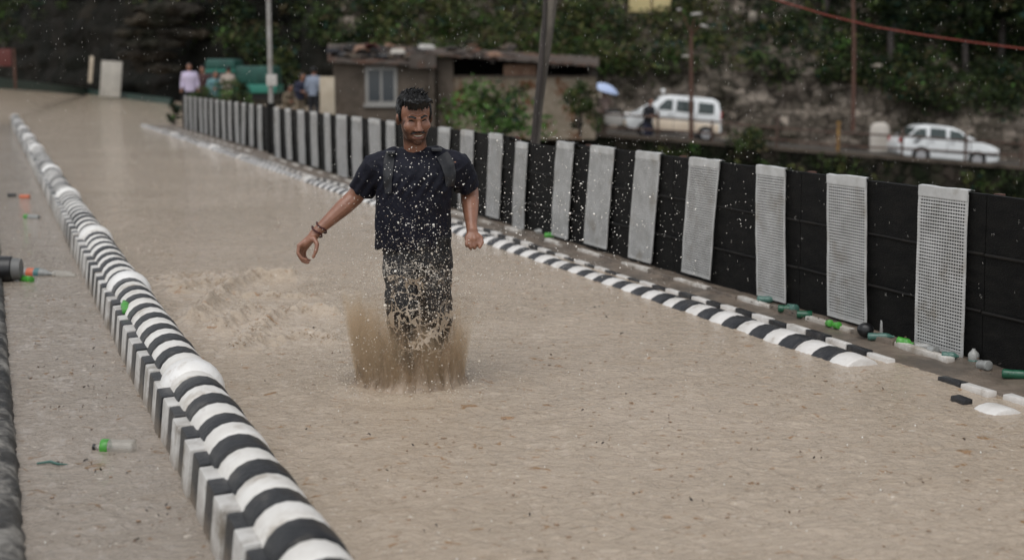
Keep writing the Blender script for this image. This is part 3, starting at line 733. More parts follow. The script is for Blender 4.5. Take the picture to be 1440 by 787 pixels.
def tree(base, hgt, r, wts, label, group=None, n=60, cnt=36, size=.17, crown0=.35, trunk_r=.16, tm='dark_bark', lean=(0, 0)):
    rt = empty('tree', base, label, 'tree', group)
    base = V(base); top = base + V((lean[0], lean[1], hgt*.72))
    b = MB(); pts = [base + (top-base)*k/7 + V((.10*noise.noise(V((k*.7, base.x, 1))), .1*noise.noise(V((k*.7, base.y, 4))), -.1 if k == 0 else 0)) for k in range(8)]
    b.tube(pts, [trunk_r*(1.35 if k == 0 else 1)*(1-.085*k) for k in range(8)], 10); b.build('trunk', tm, rt, 60)
    cs = []; rs = []
    for i in range(n):
        a = random.uniform(0, 6.28); zz = random.uniform(crown0, 1.0); k = math.sqrt(random.random())*math.sin(math.pi*min(1, .22+.78*(1-zz)/(1-crown0)))
        cs.append((base.x+lean[0]*zz+math.cos(a)*r*k, base.y+lean[1]*zz+math.sin(a)*r*k, base.z+hgt*zz)); rs.append(r*random.uniform(.2, .34))
    b = MB()
    for i in range(9):
        c = V(cs[i*3 % n]); st = pts[3+i % 5]; b.tube([st, st.lerp(c, .5)+V((0, 0, .15)), c], [trunk_r*.4, trunk_r*.25, .01], 6)
    b.build('limb', tm, rt, 60)
    link('crown', leaf_mesh('crown', cs, rs, cnt, size, wts), [], rt, 0); return rt
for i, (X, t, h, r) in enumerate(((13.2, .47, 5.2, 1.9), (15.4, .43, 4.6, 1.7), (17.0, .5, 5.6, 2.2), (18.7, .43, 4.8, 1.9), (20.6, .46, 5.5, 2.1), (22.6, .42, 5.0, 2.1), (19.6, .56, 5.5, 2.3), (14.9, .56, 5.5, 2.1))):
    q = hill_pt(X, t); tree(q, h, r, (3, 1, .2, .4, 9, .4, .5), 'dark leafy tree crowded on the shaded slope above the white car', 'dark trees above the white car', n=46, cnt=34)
for i, (X, t, h, r) in enumerate(((-2.5, .47, 4.2, 1.6), (1.0, .50, 4.6, 1.8), (4.8, .52, 4.4, 1.7), (8.3, .50, 4.4, 1.7), (-5.2, .52, 4.6, 1.8))):
    q = hill_pt(X, t); tree(q, h, r, (4, 4, 1.6, 1.4, 3, 1.2, .6), 'loose green tree growing on the slope above the shed and van', 'green trees on the slope', n=34, cnt=30)
def bpx(px, py, Y): return at(px, py, Y)
bush('bush', bpx(688, 192, 40), 1.5, 1.3, (1, 4, 2, .8, 2, 7, .5), 'bright green bush in front of the pale shed wall', n=40, cnt=34, size=.10)
bush('bush', bpx(815, 190, 44), .75, 1.5, (3, 3, 1, 2, 4, .6, .4), 'olive bush at the right end of the shed', n=24, cnt=30, size=.09)
bush('bush', bpx(1052, 214, 49.4), .9, .65, (3, 3, 1.2, 1, 4, .6, .4), 'low green bush on top of the stone retaining wall', n=22, cnt=28, size=.09)
bush('bush', bpx(330, 150, 44), .55, .75, (2, 4, .6, 1, 3, 2, .4), 'leafy green shrub behind the fence below the teal truck', n=22, cnt=26, size=.07)
bush('bush', bpx(283, 150, 44.5), .5, .55, (3, 3, .4, 1, 4, 1, .4), 'dark green shrub behind the fence beside the lavender shirt man', n=18, cnt=26, size=.07)
bush('bush', bpx(246, 173, 41.2), .22, .55, (1, .5, .1, .3, 8, .2, .3), 'small dark plant at the far end of the fence', n=14, cnt=30, size=.05)
bush('bush', bpx(5, 70, 74), 1.0, 3.0, (3, 3, .2, .4, 7, .5, .6), 'dark green plant overhanging the red board at the left edge', n=26, cnt=26, size=.12)
# bare tree behind the fence
tb = SU(12.96, 5.32, -.25); rt = empty('tree', tb, 'pale bare tree trunk rising behind the black fence, dark stem beside it', 'tree')
Yt = tb.y
b = MB(); b.tube([tb, at(752, 215, Yt), at(757, 150, Yt), at(763, 100, Yt), at(768, 55, Yt), at(775, 0, Yt), at(786, -60, Yt), at(792, -160, Yt), at(800, -260, Yt+.3)], [.05, .046, .046, .05, .062, .064, .06, .05, .03], 12); b.build('trunk', 'bark', rt, 60)
b = MB(); b.tube([tb+V((-.07, -.1, 0)), at(749, 215, Yt-.12), at(755, 150, Yt-.12), at(760, 95, Yt-.1), at(765, 40, Yt-.1), at(767, -10, Yt-.05), at(764, -80, Yt-.05), at(750, -190, Yt)], [.035, .032, .03, .027, .022, .02, .018, .01], 8); b.build('limb', 'dark_bark', rt, 60)
b = MB(); b.tube([at(768, 55, Yt), at(776, 30, Yt+.05), at(779, -20, Yt+.2), at(815, -120, Yt+.4)], [.03, .028, .025, .01], 8); b.build('limb', 'bark', rt, 60)
cs = [at(800+random.uniform(-90, 90), -280+random.uniform(-110, 60), Yt+random.uniform(-.5, .6)) for i in range(30)]
link('crown', leaf_mesh('crown', cs, [.26]*30, 36, .05, (3, 4, 1, 1, 3, 1, .4)), [], rt, 0)
# ------------------------------------------------------------------ poles, lamp post, cable
lp = SU(26.75, 5.0, 0); rt = empty('light_pole', lp, 'slim grey steel pole standing in the gap of the striped fence', 'pole')
b = MB(); b.tube([lp, lp+V((0, 0, 2.4)), lp+V((.01, 0, 5.5))], [.05, .046, .04], 12); b.build('shaft', 'steel', rt, 60)
b = MB(); b.tube([lp+V((0, 0, -.02)), lp+V((0, 0, .98))], .082, 10); b.build('base_sleeve', 'fence_black', rt, 60)
b = MB(); q = at(382, 113, lp.y-.07); b.box(q, (.20, .015, .21), bev=.004); b.build('sign_plate', 'sign_white', rt)
L0 = at(972, 196, 50.75); rt = empty('lamp_post', L0, 'thin rust brown lamp post with three pale lamp heads beside the van', 'lamp post')
top = at(972, 50, 50.75)
b = MB(); b.tube([L0+V((0, 0, -.1)), top], [.085, .06], 10); b.build('post', 'rust', rt, 60)
for (px, py, dx, tilt) in ((979, 20, .25, -.12), (990, 37, .19, .3), (955, 14, .10, .05)):
    hp = at(px, py, 50.6)
    b = MB(); b.tube([top, top.lerp(hp, .6)+V((0, 0, .1)), hp], [.03, .025, .02], 8); b.build('arm', 'rust', rt, 60)
    b = MB(); b.ell((0, 0, 0), (dx*.82, .10, .05)); b.bm.transform(Matrix.Translation(hp) @ Matrix.Rotation(tilt, 4, 'Y')); h = b.build('lamp_head', 'sign_white', rt, 60)
b = MB(); b.box(at(964, 79, 50.6), (.24, .1, .07), bev=.02); b.build('bracket_plate', 'board_grey', rt)
L1 = at(1200, 170, 56.3); rt = tag(MB().tube([L1+V((0, 0, -.4)), at(1201, 60, 56.6), at(1197, -120, 56.8)], [.085, .075, .06], 10).build('utility_pole', 'rust', None, 60), 'thin dark red pole rising past the rocks to the top of the photo', 'pole')
b = MB(); pts = []
for k in range(41):
    t = k/40; x = 900+(1640-900)*t; y = interp(x, [(900, -62), (1000, -30), (1090, 0), (1160, 21), (1230, 38), (1300, 50), (1370, 60), (1440, 69), (1640, 92)])
    pts.append(at(x, y, 24))
b.tube(pts, .012, 8); tag(b.build('cable', 'red_cable', None, 60), 'red cable sagging across the top right in front of the hillside', 'cable')

# ------------------------------------------------------------------ shed buildings
def pbox(name, x0, y0, x1, y1, Y, depth, mt, parent, bev=0.0, taper=1):
    a = at(x0, y1, Y); c = at(x1, y0, Y); b = MB()
    b.box(((a.x+c.x)/2, Y+depth/2, (a.z+c.z)/2), (c.x-a.x, depth, c.z-a.z), bev=bev); return b.build(name, mt, parent, 30)
def roof(name, p0, p1, Y, back, yb0, yb1, mt, parent, th=.07, corr=0.0):
    n = 60; A = at(*p0, Y); B = at(*p1, Y); Cb = at(p0[0], yb0, Y+back); Db = at(p1[0], yb1, Y+back); b = MB(); rows = []
    for k in range(n+1):
        t = k/n; f = A.lerp(B, t); g = Cb.lerp(Db, t); dz = corr*math.sin(k*1.9)+.03*noise.noise(V((k*.4, Y, 2)))
        rows.append([b.bm.verts.new(p) for p in (f+V((0, 0, dz)), g+V((0, 0, dz)), g+V((0, 0, dz-th)), f+V((0, 0, dz-th)))])
    for r0, r1 in zip(rows, rows[1:]):
        for j in range(4): b.bm.faces.new((r0[j], r1[j], r1[(j+1) % 4], r0[(j+1) % 4]))
    b.bm.faces.new(rows[0]); b.bm.faces.new(rows[-1]); return b.build(name, mt, parent, 40)
Y = 46.0
sh = empty('shed', at(538, 178, Y), 'brown plastered shed with white framed window and junk on its tin roof', 'shed')
pbox('wall', 470, 88, 606, 182, Y, 3.4, 'mud_wall', sh)
roof('roof', (461, 84), (612, 90), Y-.35, 3.9, 62, 66, 'tin', sh, .09, .012)
pbox('fascia', 576, 76, 613, 96, Y-.42, .06, 'tin', sh)
wf = pbox('window', 514, 94, 558, 147, Y-.03, .06, 'frame_white', sh, .01)
for x0, x1 in ((518.5, 534), (538, 553.5)): pbox('pane', x0, 98.5, x1, 142.5, Y-.042, .02, 'pane', wf)
pbox('sill', 511, 147, 561, 151, Y-.10, .12, 'frame_white', wf, .01)
pbox('door_post', 603, 92, 611, 182, Y-.1, .2, 'mud_wall', sh)
sh2 = empty('shed', at(735, 190, Y+.4), 'long low shed with dark open front, stained cream wall and sloping tin roof', 'shed')
Y2 = Y+.6
pbox('front_wall', 634, 109, 838, 196, Y2, .25, 'old_plaster', sh2)
pbox('wall_cap', 634, 106.5, 836, 109, Y2-.05, .35, 'mud_wall', sh2, .01)
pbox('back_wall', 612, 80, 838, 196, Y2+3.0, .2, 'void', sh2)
pbox('pillar', 615, 80, 637, 196, Y2-.12, .45, 'mud_wall', sh2, .02)
pbox('brick_infill', 708, 91, 754, 107, Y2+.02, .2, 'brick', sh2)
pbox('side_wall', 828, 90, 840, 190, Y2+.0, 3.2, 'dark_wood', sh2)
roof('roof', (598, 74), (842, 91), Y2-.5, 4.0, 66, 80, 'tin', sh2, .08, .015)
for x, y0 in ((604, 78), (690, 84), (776, 90)): pbox('rafter_end', x, y0, x+5, y0+5, Y2-.45, .5, 'dark_wood', sh2)
# junk on the roof, each piece its own thing
def junk(px, py, kind, mt, label, cat, grp='junk lying on the tin roof'):
    q = at(px, py, Y+.4)
    if kind == 'tyre':
        b = MB(); N = 20
        rt_ = [V((math.cos(2*math.pi*k/N)*.24, math.sin(2*math.pi*k/N)*.24, 0)) for k in range(N+1)]
        b.tube([q+p for p in rt_], .085, 8); o = b.build('old_tyre', mt, None, 60)
    else:
        b = MB(); R = Matrix.Rotation(random.uniform(-.5, .5), 3, 'Z') @ Matrix.Rotation(random.uniform(-.25, .25), 3, 'X')
        if kind == 'tile':
            prof = [(math.cos(a)*.22, math.sin(a)*.13) for a in np.linspace(0, math.pi, 8)] + [(math.cos(a)*.19, math.sin(a)*.10) for a in np.linspace(math.pi, 0, 8)]
            b.prism(prof, -.25, .25); b.bm.transform(Matrix.Translation(q) @ R.to_4x4()); o = b.build('roof_tile', mt, None, 40)
        else:
            b.box(q, (.5, .4, .14), R, .03, taper=.8); o = b.build('sandbag', mt, None, 60)
            for v in o.data.vertices: v.co += V((0, 0, .03*noise.noise(v.co*5)))
    return tag(o, label, cat, grp)
junk(486, 78, 'tyre', 'black_trim', 'dark old tyre lying on the left end of the tin roof', 'tyre')
junk(541, 80, 'tyre', 'black_trim', 'dark old tyre on the tin roof above the window', 'tyre')
junk(578, 82, 'tyre', 'fence_black', 'dark old tyre near the right end of the tin roof', 'tyre')
junk(508, 71, 'tile', 'brick', 'red clay tile on the tin roof between two tyres', 'roof tile')
junk(524, 69, 'tile', 'red_sign', 'dark red tile standing tilted on the tin roof', 'roof tile')
junk(560, 73, 'bag', 'board_grey', 'grey sack weighing down the tin roof', 'sack')
junk(600, 66, 'bag', 'sign_white', 'small white bundle at the joint of the two shed roofs', 'sack')
junk(470, 72, 'bag', 'dark_cloth', 'dark sack on the left corner of the tin roof', 'sack')
b = MB()
for i in range(95):
    px = random.uniform(466, 606) if i < 75 else random.uniform(606, 720); q = at(px, interp(px, [(466, 82), (606, 86), (720, 80)]), Y-.1) + V((0, random.uniform(.1, 2.6), 0)); q.z += (q.y-Y)*.16 + random.uniform(.02, .12)
    b.mi = random.choice((0, 0, 1, 2, 3, 0, 4)); R = Matrix.Rotation(random.uniform(-3, 3), 3, 'Z') @ Matrix.Rotation(random.uniform(-.6, .6), 3, 'X')
    b.box(q, (random.uniform(.15, .55), random.uniform(.12, .4), random.uniform(.03, .13)), R, .0, taper=random.uniform(.6, 1))
tag(b.build('roof_rubble', ['dark_wood', 'brick', 'tin', 'dark_cloth', 'mud_wall'], None, 30), 'broken tiles, rags and planks heaped over the shed roof', 'rubble', kind='stuff')
# leaning slabs and boards
pb = pbox('stone_slab', 450, 108, 470, 162, 44.6, .12, 'board_cream', None, .02); tag(pb, 'pale upright slab standing left of the brown shed', 'slab')
def shore(px, py):
    Yv = 60.
    for i in range(40):
        z = rise(Yv); r = ray(px, py); t = (z-H)/r.z; Yv = .5*Yv + .5*r.y*t
    r = ray(px, py); return r*(Yv/r.y) + V((0, 0, H))
q0 = shore(178, 135)+V((0, -3.0, 0)); sc = F/q0.y
b = MB(); b.box((0, 0, 50/sc/2), (29/sc, .05, 50/sc), bev=.01); b.bm.transform(Matrix.Translation(q0) @ Matrix.Rotation(.06, 4, 'Y') @ Matrix.Rotation(-.16, 4, 'X')); tag(b.build('leaning_board', 'board_grey', None), 'pale grey board leaning against the dark cliff', 'board')
q0 = shore(144, 130) + V((0, -2.0, .45)); b = MB(); b.box((0, 0, .65), (.17, .05, 1.25), bev=.01); b.bm.transform(Matrix.Translation(q0) @ Matrix.Rotation(.09, 4, 'Y') @ Matrix.Rotation(-.1, 4, 'X')); tag(b.build('leaning_plank', 'board_cream', None), 'narrow cream plank propped upright on the cliff beside the grey board', 'plank')
q0 = shore(6, 121); q1 = at(6, 81, q0.y-.1); rt = empty('red_board', q0, 'faded red board on a post at the left edge below the cliff', 'board')
b = MB(); b.box(q1, (20*q0.y/F, .05, 24*q0.y/F), bev=.01); b.build('panel', 'red_sign', rt); b = MB(); b.tube([V((q1.x+.3, q0.y, q0.z-.1)), V((q1.x+.3, q0.y, q1.z+.3))], .05, 8); b.build('post', 'rust', rt, 60)
b = MB(); pts = [shore(x, y) for x, y in ((-40, 118), (0, 121), (60, 125.5), (120, 132), (180, 139), (240, 147))]
prev = None
for i, p in enumerate(pts):
    q = [b.bm.verts.new(p+d) for d in (V((0, -.05, -.1)), V((0, -.02, .24)), V((.1, .28, .25)), V((.1, .3, -.1)))]
    if prev:
        for j in range(4): b.bm.faces.new((prev[j], q[j], q[(j+1) % 4], prev[(j+1) % 4]))
    prev = q
tag(b.build('green_kerb', 'green_kerb', None, 30), 'low dark green kerb where the flood meets the cliff foot', 'kerb')
b = MB()
for i, (px, py, r) in enumerate(((1055, 26, (.34, .2, .26)), (1067, 22, (.22, .2, .18)))):
    pass
for px, py, r, lab in ((1058, 25, (.18, .16, .15), 'pale boulder high on the slope right of the lamp post'), (1233, 93, (.28, .2, .10), 'pale flat rock showing among the dark trees')):
    b = MB(); c = at(px, py, 57.2 if px < 1100 else 57.0); b.ell(c, r, None, 3)
    for v in b.bm.verts: v.co += (v.co-c)*(.9*noise.noise(v.co*3.2)+.4*noise.noise(v.co*8))
    tag(b.build('boulder', 'stone_white', None, 180), lab, 'boulder')
# yellow house on the hill
hq = at(914, 14, 60.6); rt = empty('yellow_house', hq, 'pale yellow house wall peeping out at the top of the hillside', 'house')
b = MB(); b.box(hq+V((0, 2, 1.6)), (1.75, 4, 3.4), bev=.02); b.build('wall', 'yellow_wall', rt)
b = MB(); b.box(hq+V((0, 2, 3.42)), (2.3, 4.6, .2), bev=.02); b.build('roof', 'tin', rt)
b = MB(); b.box(hq+V((.28, -.03, 1.6)), (.7, .08, 1.0), bev=.01); wn = b.build('window', 'frame_white', rt); b = MB(); b.box(hq+V((.28, -.07, 1.6)), (.56, .03, .86)); b.build('pane', 'pane', wn)
b = MB(); b.box(hq+V((.06, -.03, .2)), (.05, .08, .9)); b.build('downpipe', 'rust', rt)
# whitewashed milestone
mq = at(1236, 209, 55); rt = MB(); rt.loft([(mq+V((0, 0, -.1)), .36, .16), (mq+V((0, 0, .5)), .37, .16), (mq+V((0, 0, .85)), .36, .15), (mq+V((0, 0, .98)), .22, .1), (mq+V((0, 0, 1.01)), .04, .03)], 24, 3)
tag(rt.build('milestone', 'milestone', None, 60), 'whitewashed stone by the lower road left of the white car', 'milestone')

# ------------------------------------------------------------------ vehicles
def wheel(parent, x, y, z, r, w=.17):
    b = MB(); c = V((x, y, z)); N = 28
    b.tube([c+V((0, t*w, 0)) for t in (-.5, -.46, -.3, .3, .46, .5)], [r*.72, r*.93, r, r, r*.93, r*.72], N); ty = b.build('wheel', 'rubber', parent, 50)
    b = MB(); b.tube([c+V((0, t, 0)) for t in (-w*.5-.012, -w*.5-.012+.02)], [r*.62, r*.66], 20)
    b.tube([c+V((0, -w*.5-.03, 0)), c+V((0, -w*.5-.005, 0))], [r*.16, r*.2], 12); b.build('rim', 'rim', ty, 40)
def window_panel(name, parent, prof, yface, mt='car_glass', th=.012):
    b = MB(); b.prism(prof, yface-th, yface, .004); return b.build(name, mt, parent, 40)
def body_shell(prof, y0, y1, inset, mt, name, parent, bev=.05, belt=None):
    """side profile extruded, upper body leaning inwards (tumblehome)"""
    b = MB(); b.prism(prof, y0, y1, bev)
    zs = [z for x, z in prof]; zb = belt; zt = max(zs); yc = (y0+y1)/2
    for v in b.bm.verts:
        if v.co.z > zb: v.co.y = yc + (v.co.y-yc)*(1 - inset*(v.co.z-zb)/(zt-zb))
    return b.build(name, mt, parent, 30)
# van: front to the left; local x along its length, wheels on z=0, near side at y=0
van = empty('van', (0, 0, 0), 'white and cream minivan parked on the lower road by the lamp post', 'van')
vp = [(.02, .42), (0, .62), (.06, .80), (.30, .93), (.52, 1.02), (.78, 1.16), (1.22, 1.64), (1.55, 1.76), (2.4, 1.78), (3.2, 1.75), (3.42, 1.62), (3.52, 1.15), (3.56, .8), (3.54, .36), (3.2, .24), (.2, .26)]
def skew_to(o): pass
body_shell(vp, 0, 1.5, .13, 'car_white', 'body', van, .05, 1.0)
b = MB(); b.prism([(1.02, .32), (1.02, .78), (3.49, .74), (3.49, .32)], -.012, .03, .008); b.build('lower_panel', 'cream', van, 40)
dy = lambda z: 1.5*.13*.5*(z-1.0)/.78
def vwin(name, prof):
    b = MB(); b.prism(prof, -.012, .02, .003)
    for v in b.bm.verts: v.co.y += dy(v.co.z)
    return b.build(name, 'car_glass', van, 40)
vwin('side_window', [(1.08, 1.15), (1.70, 1.14), (1.70, 1.58), (1.46, 1.58)]); vwin('side_window', [(1.84, 1.13), (2.50, 1.12), (2.50, 1.57), (1.84, 1.58)]); vwin('side_window', [(2.66, 1.11), (3.26, 1.12), (3.24, 1.54), (2.66, 1.56)])
for x in (1.77, 2.58, 1.02): b = MB(); b.box((x, -.008, .72), (.012, .01, .8)); b.build('door_seam', 'black_trim', van)
for x in (1.62, 2.42): b = MB(); b.box((x, -.022, .98), (.14, .03, .03), bev=.006); b.build('door_handle', 'black_trim', van)
b = MB(); b.box((.05, .75, .5), (.14, 1.46, .22), bev=.04); b.build('bumper', 'cream', van)
b = MB(); b.box((3.52, .75, .5), (.14, 1.46, .2), bev=.04); b.build('bumper', 'car_white', van)
for y in (.14, 1.36): b = MB(); b.ell((.13, y, .80), (.12, .13, .10)); b.build('headlight', 'lamp_clear', van, 180)
for y in (.06, 1.44): b = MB(); b.box((3.53, y, 1.05), (.06, .1, .42), bev=.02); b.build('tail_light', 'lamp_red', van)
b = MB(); b.prism([(.86, 1.2), (1.22, 1.6), (1.19, 1.61), (.83, 1.21)], .14, 1.36); b.build('windscreen', 'car_glass', van)
b = MB(); b.box((1.12, -.12, 1.2), (.1, .16, .17), bev=.03); b.build('wing_mirror', 'car_white', van)
for x in (.78, 3.02):
    for y in (.045, 1.45): wheel(van, x, y, .28, .28, .16 if y < .5 else -.16)
    b = MB(); b.tube([V((x, -.014, .29)), V((x, .02, .29))], .33, 26); b.build('wheel_arch', 'black_trim', van, 40)
b = MB(); b.ell((1.34, .5, 1.92), (.09, .09, .085), None, 3); b.box((1.34, .5, 1.80), (.05, .05, .14)); b.build('roof_lamp', 'lamp_clear', van, 60)
qf, qr = at(886, 187, 51.6), at(1000, 196, 51.6)
slope = math.atan2(qr.z-qf.z, qr.x-qf.x)
van.location = V((at(878, 188, 51.6).x, 51.6, zroad(5.0)+.10)); van.rotation_euler = (0, -slope, 0); van.scale = (.97, .97, .88)
car = empty('car', (0, 0, 0), 'white estate car driving on the lower road at the right', 'car')
cpf = [(0, .40), (.0, .62), (.06, .84), (.30, .94), (.62, 1.32), (.80, 1.44), (1.3, 1.50), (1.9, 1.47), (2.22, 1.37), (2.78, 1.0), (3.35, .90), (3.66, .76), (3.74, .52), (3.72, .28), (3.4, .19), (.3, .2), (.04, .28)]
body_shell(cpf, 0, 1.62, .18, 'car_white', 'body', car, .05, .95)
dc = lambda z: 1.62*.18*.5*max(0, (z-.95))/.55
def cwin(name, prof):
    b = MB(); b.prism(prof, -.012, .02, .003)
    for v in b.bm.verts: v.co.y += dc(v.co.z)
    return b.build(name, 'car_glass', car, 40)
cwin('side_window', [(.40, .98), (.98, .99), (.98, 1.34), (.68, 1.32)]); cwin('side_window', [(1.12, .99), (1.72, .99), (1.70, 1.37), (1.12, 1.38)]); cwin('side_window', [(1.84, .99), (2.60, .99), (2.18, 1.31), (1.84, 1.36)])
b = MB(); b.prism([(2.76, 1.03), (2.26, 1.36), (2.24, 1.34), (2.74, 1.01)], .14, 1.48); b.build('windscreen', 'car_glass', car)
b = MB(); b.prism([(.30, .97), (.60, 1.31), (.57, 1.32), (.27, .98)], .14, 1.48); b.build('rear_window', 'car_glass', car)
b = MB(); b.prism([(.02, .46), (3.7, .46), (3.7, .53), (.02, .53)], -.016, .02, .006); b.build('rub_strip', 'black_trim', car, 40)
for x in (1.05, 1.78, 2.64): b = MB(); b.box((x, -.008, .66), (.012, .01, .58)); b.build('door_seam', 'black_trim', car)
for x in (1.2, 1.96): b = MB(); b.box((x, -.022, .86), (.15, .03, .03), bev=.006); b.build('door_handle', 'black_trim', car)
b = MB(); b.box((2.42, -.12, 1.0), (.16, .18, .12), bev=.03); b.build('wing_mirror', 'black_trim', car)
for y in (.12, 1.5): b = MB(); b.ell((3.6, y, .70), (.13, .14, .08)); b.build('headlight', 'lamp_clear', car, 180)
for y in (.05, 1.57): b = MB(); b.box((.05, y, .80), (.08, .1, .2), bev=.02); b.build('tail_light', 'lamp_red', car)
b = MB(); b.prism([(.52, .78), (.62, .74), (.82, .92), (.74, .94)], -.014, .01); b.build('side_decal', 'black_trim', car)
for x in (.86, 2.92):
    for y in (.045, 1.57): wheel(car, x, y, .28, .285, .16 if y < .5 else -.16)
    b = MB(); b.tube([V((x, -.02, .29)), V((x, .02, .29))], .335, 26); b.build('wheel_arch', 'black_trim', car, 40)
qf, qr = at(1301, 222, 52), at(1386, 229, 52)
car.location = V((at(1261, 220, 52).x, 52, zroad(15.5)+.0)); car.scale = (1, 1, .92); car.rotation_euler = (0, -math.atan2(qr.z-qf.z, qr.x-qf.x), 0)
# teal truck behind the fence, seen over it
tk = empty('truck', at(335, 160, 48.5), 'small teal truck with a tarpaulin cover parked under the dark cliff', 'truck')
pbox('cargo_cover', 322, 93, 386, 120, 48.6, 1.5, 'teal_tarp', tk, .12); pbox('cargo_side', 328, 119, 388, 131, 48.5, 1.6, 'teal_light', tk, .02)
pbox('cab', 286, 96, 326, 140, 48.6, 1.5, 'teal_tarp', tk, .1); pbox('cab_roof', 288, 83, 330, 101, 48.5, 1.6, 'teal_tarp', tk, .14); pbox('side_window', 293, 101, 316, 116, 48.56, .1, 'car_glass', tk, .01)
pbox('roof_edge', 289, 98.5, 330, 101.5, 48.42, .1, 'teal_light', tk, .02)
pbox('chassis', 292, 131, 386, 141, 48.7, 1.3, 'black_trim', tk, .03)
for px in (304, 370): c = at(px, 146, 48.6); wheel(tk, c.x-tk.location.x, c.y-tk.location.y, c.z-tk.location.z, .27, .2)
# pale scooter by the umbrella man
sq = at(848, 186, 51.2); st = empty('scooter', sq, 'pale scooter standing below the blue umbrella', 'scooter')
X0 = sq
for x in (-.52, .52): wheel(st, x, 0, .2, .2, .1)
b = MB(); b.loft([(V((.35, 0, .28)), .36, .15), (V((.33, 0, .5)), .38, .16), (V((.3, 0, .68)), .32, .13), (V((.28, 0, .72)), .2, .08)], 18, 2.4); b.build('rear_body', 'sign_white', st, 60, local=True)
b = MB(); b.box((-.05, 0, .26), (.6, .26, .07), bev=.02); b.build('footboard', 'black_trim', st, 40, local=True)
b = MB(); b.box((.25, 0, .76), (.58, .24, .09), bev=.03); b.build('seat', 'black_trim', st, 40, local=True)
b = MB(); b.box((-.40, 0, .58), (.10, .36, .62), Matrix.Rotation(-.25, 3, 'Y'), .04); b.build('front_shield', 'pinkish_cloth', st, 40, local=True)
b = MB(); b.tube([(-.42, -.3, .98), (-.38, 0, .95), (-.42, .3, .98)], .02, 8); b.tube([(-.5, 0, .2), (-.36, 0, .95)], .03, 8); b.build('handlebar', 'black_trim', st, 60, local=True)
b = MB(); b.ell((-.47, 0, .85), (.08, .1, .09)); b.build('headlight', 'lamp_clear', st, 180, local=True)

# ------------------------------------------------------------------ people in the distance
def far_person(loc, label, shirt, trouser, h=1.7, rz=0.0, arms='down', lean=0.0, hair='hair', skin='skin', crouch=0.0):
    rt = empty('person', loc, label, 'person', None, rz)
    s = h/1.7; body = MB(); dz = -crouch
    sh = V((0, -.05-lean, 1.40+dz)); hip = V((0, 0, .92+dz))
    hd = V((0, -.08-lean*1.3, 1.58+dz))
    body.ell(hd, (.075, .092, .115)); body.cap(hd+V((0, .02, -.07)), .05, sh+V((0, .02, -.02)), .058)
    body.loft([(hip+V((0, 0, -.08)), .15, .10), (hip, .16, .11), (hip.lerp(sh, .5), .14, .10), (hip.lerp(sh, .85), .19, .115), (sh+V((0, 0, .04)), .10, .07)], 20)
    LA = {'down': ((.24, .02, 1.12), (.26, -.05, .88)), 'bent': ((.25, .0, 1.14), (.14, -.26, 1.10)), 'up': ((.26, -.12, 1.2), (.12, -.26, 1.42)), 'hips': ((.32, .05, 1.15), (.17, -.04, .98))}
    el, wr = LA[arms if arms != 'umbrella' else 'down']
    sleeve = MB()
    for sx in (-1, 1):
        e, w_ = (V(el), V(wr)) if not (arms == 'umbrella' and sx == 1) else (V(LA['up'][0]), V(LA['up'][1]))
        e = V((e.x*sx, e.y-lean, e.z+dz)); w_ = V((w_.x*sx, w_.y-lean, w_.z+dz)); so_ = V((sx*.185, sh.y+.02, sh.z-.03))
        body.cap(so_, .05, e, .042); body.cap(e, .042, w_, .03); d = (w_-e).normalized()
        body.ell(w_+d*.05, (.036, .036, .05), None, 2)
        for k in range(4): body.cap(w_+d*.06+V((0, (k-1.5)*.018, 0)), .012, w_+d*.125+V((0, (k-1.5)*.02-.01, 0)), .009, 6, 2)
        sleeve.cap(so_, .066, e, .054); sleeve.cap(e, .054, e.lerp(w_, .75), .045)
    kn = {}
    for sx in (-1, 1):
        hp = V((sx*.085, hip.y, hip.z-.03)); k_ = V((sx*.10, -.04-crouch*.7, .5+dz*.4)); an = V((sx*.10, .03, .08))
        kn[sx] = (hp, k_, an); body.cap(hp, .085, k_, .058); body.cap(k_, .058, an, .038); body.cap(an+V((0, .02, -.03)), .04, an+V((0, -.16, -.045)), .032)
    tf = Matrix.Scale(s, 4)
    def fin(mb, vox, name, mt):
        mb.bm.transform(tf); me = remesh(mb, vox, 3); return link(name, me, mt, rt, 180, local=True)
    fin(body, .014, 'body', skin)
    sleeve.loft([(hip+V((0, 0, -.10)), .185, .135), (hip.lerp(sh, .3), .175, .13), (hip.lerp(sh, .75), .215, .14), (hip.lerp(sh, .97), .17, .10), (sh+V((0, .01, .05)), .085, .07)], 20)
    fin(sleeve, .014, 'shirt', shirt)
    t = MB()
    for sx in (-1, 1):
        a, k_, an = kn[sx]; t.cap(a, .105, k_, .08); t.cap(k_, .08, an, .06)
    t.loft([(hip+V((0, 0, -.1)), .17, .125), (hip, .175, .125), (hip+V((0, 0, .06)), .16, .115)], 18); fin(t, .014, 'trousers', trouser)
    hh = MB(); hh.ell(hd+V((0, .02, .035)), (.085, .098, .095), None, 3)
    hh.bm.transform(tf)
    me = remesh(hh, .012, 1)
    o = link('hair', me, hair, rt, 180, local=True)
    bmm = bmesh.new(); bmm.from_mesh(o.data)
    bmesh.ops.bisect_plane(bmm, geom=bmm.verts[:]+bmm.edges[:]+bmm.faces[:], plane_co=(hd+V((0, -.03, .045)))*s, plane_no=V((0, .75, -.66)) if False else V((0, -.8, -.6)), clear_outer=True)
    bmm.to_mesh(o.data); bmm.free()
    return rt
def foot(px, head_y, Y, h): q = at(px, head_y, Y); return V((q.x, Y, q.z-h))
far_person(foot(266, 89, 45.5, 1.72), 'man in a pale lavender shirt standing at the far end of the fence', 'lavender', 'dark_cloth', 1.72, .15)
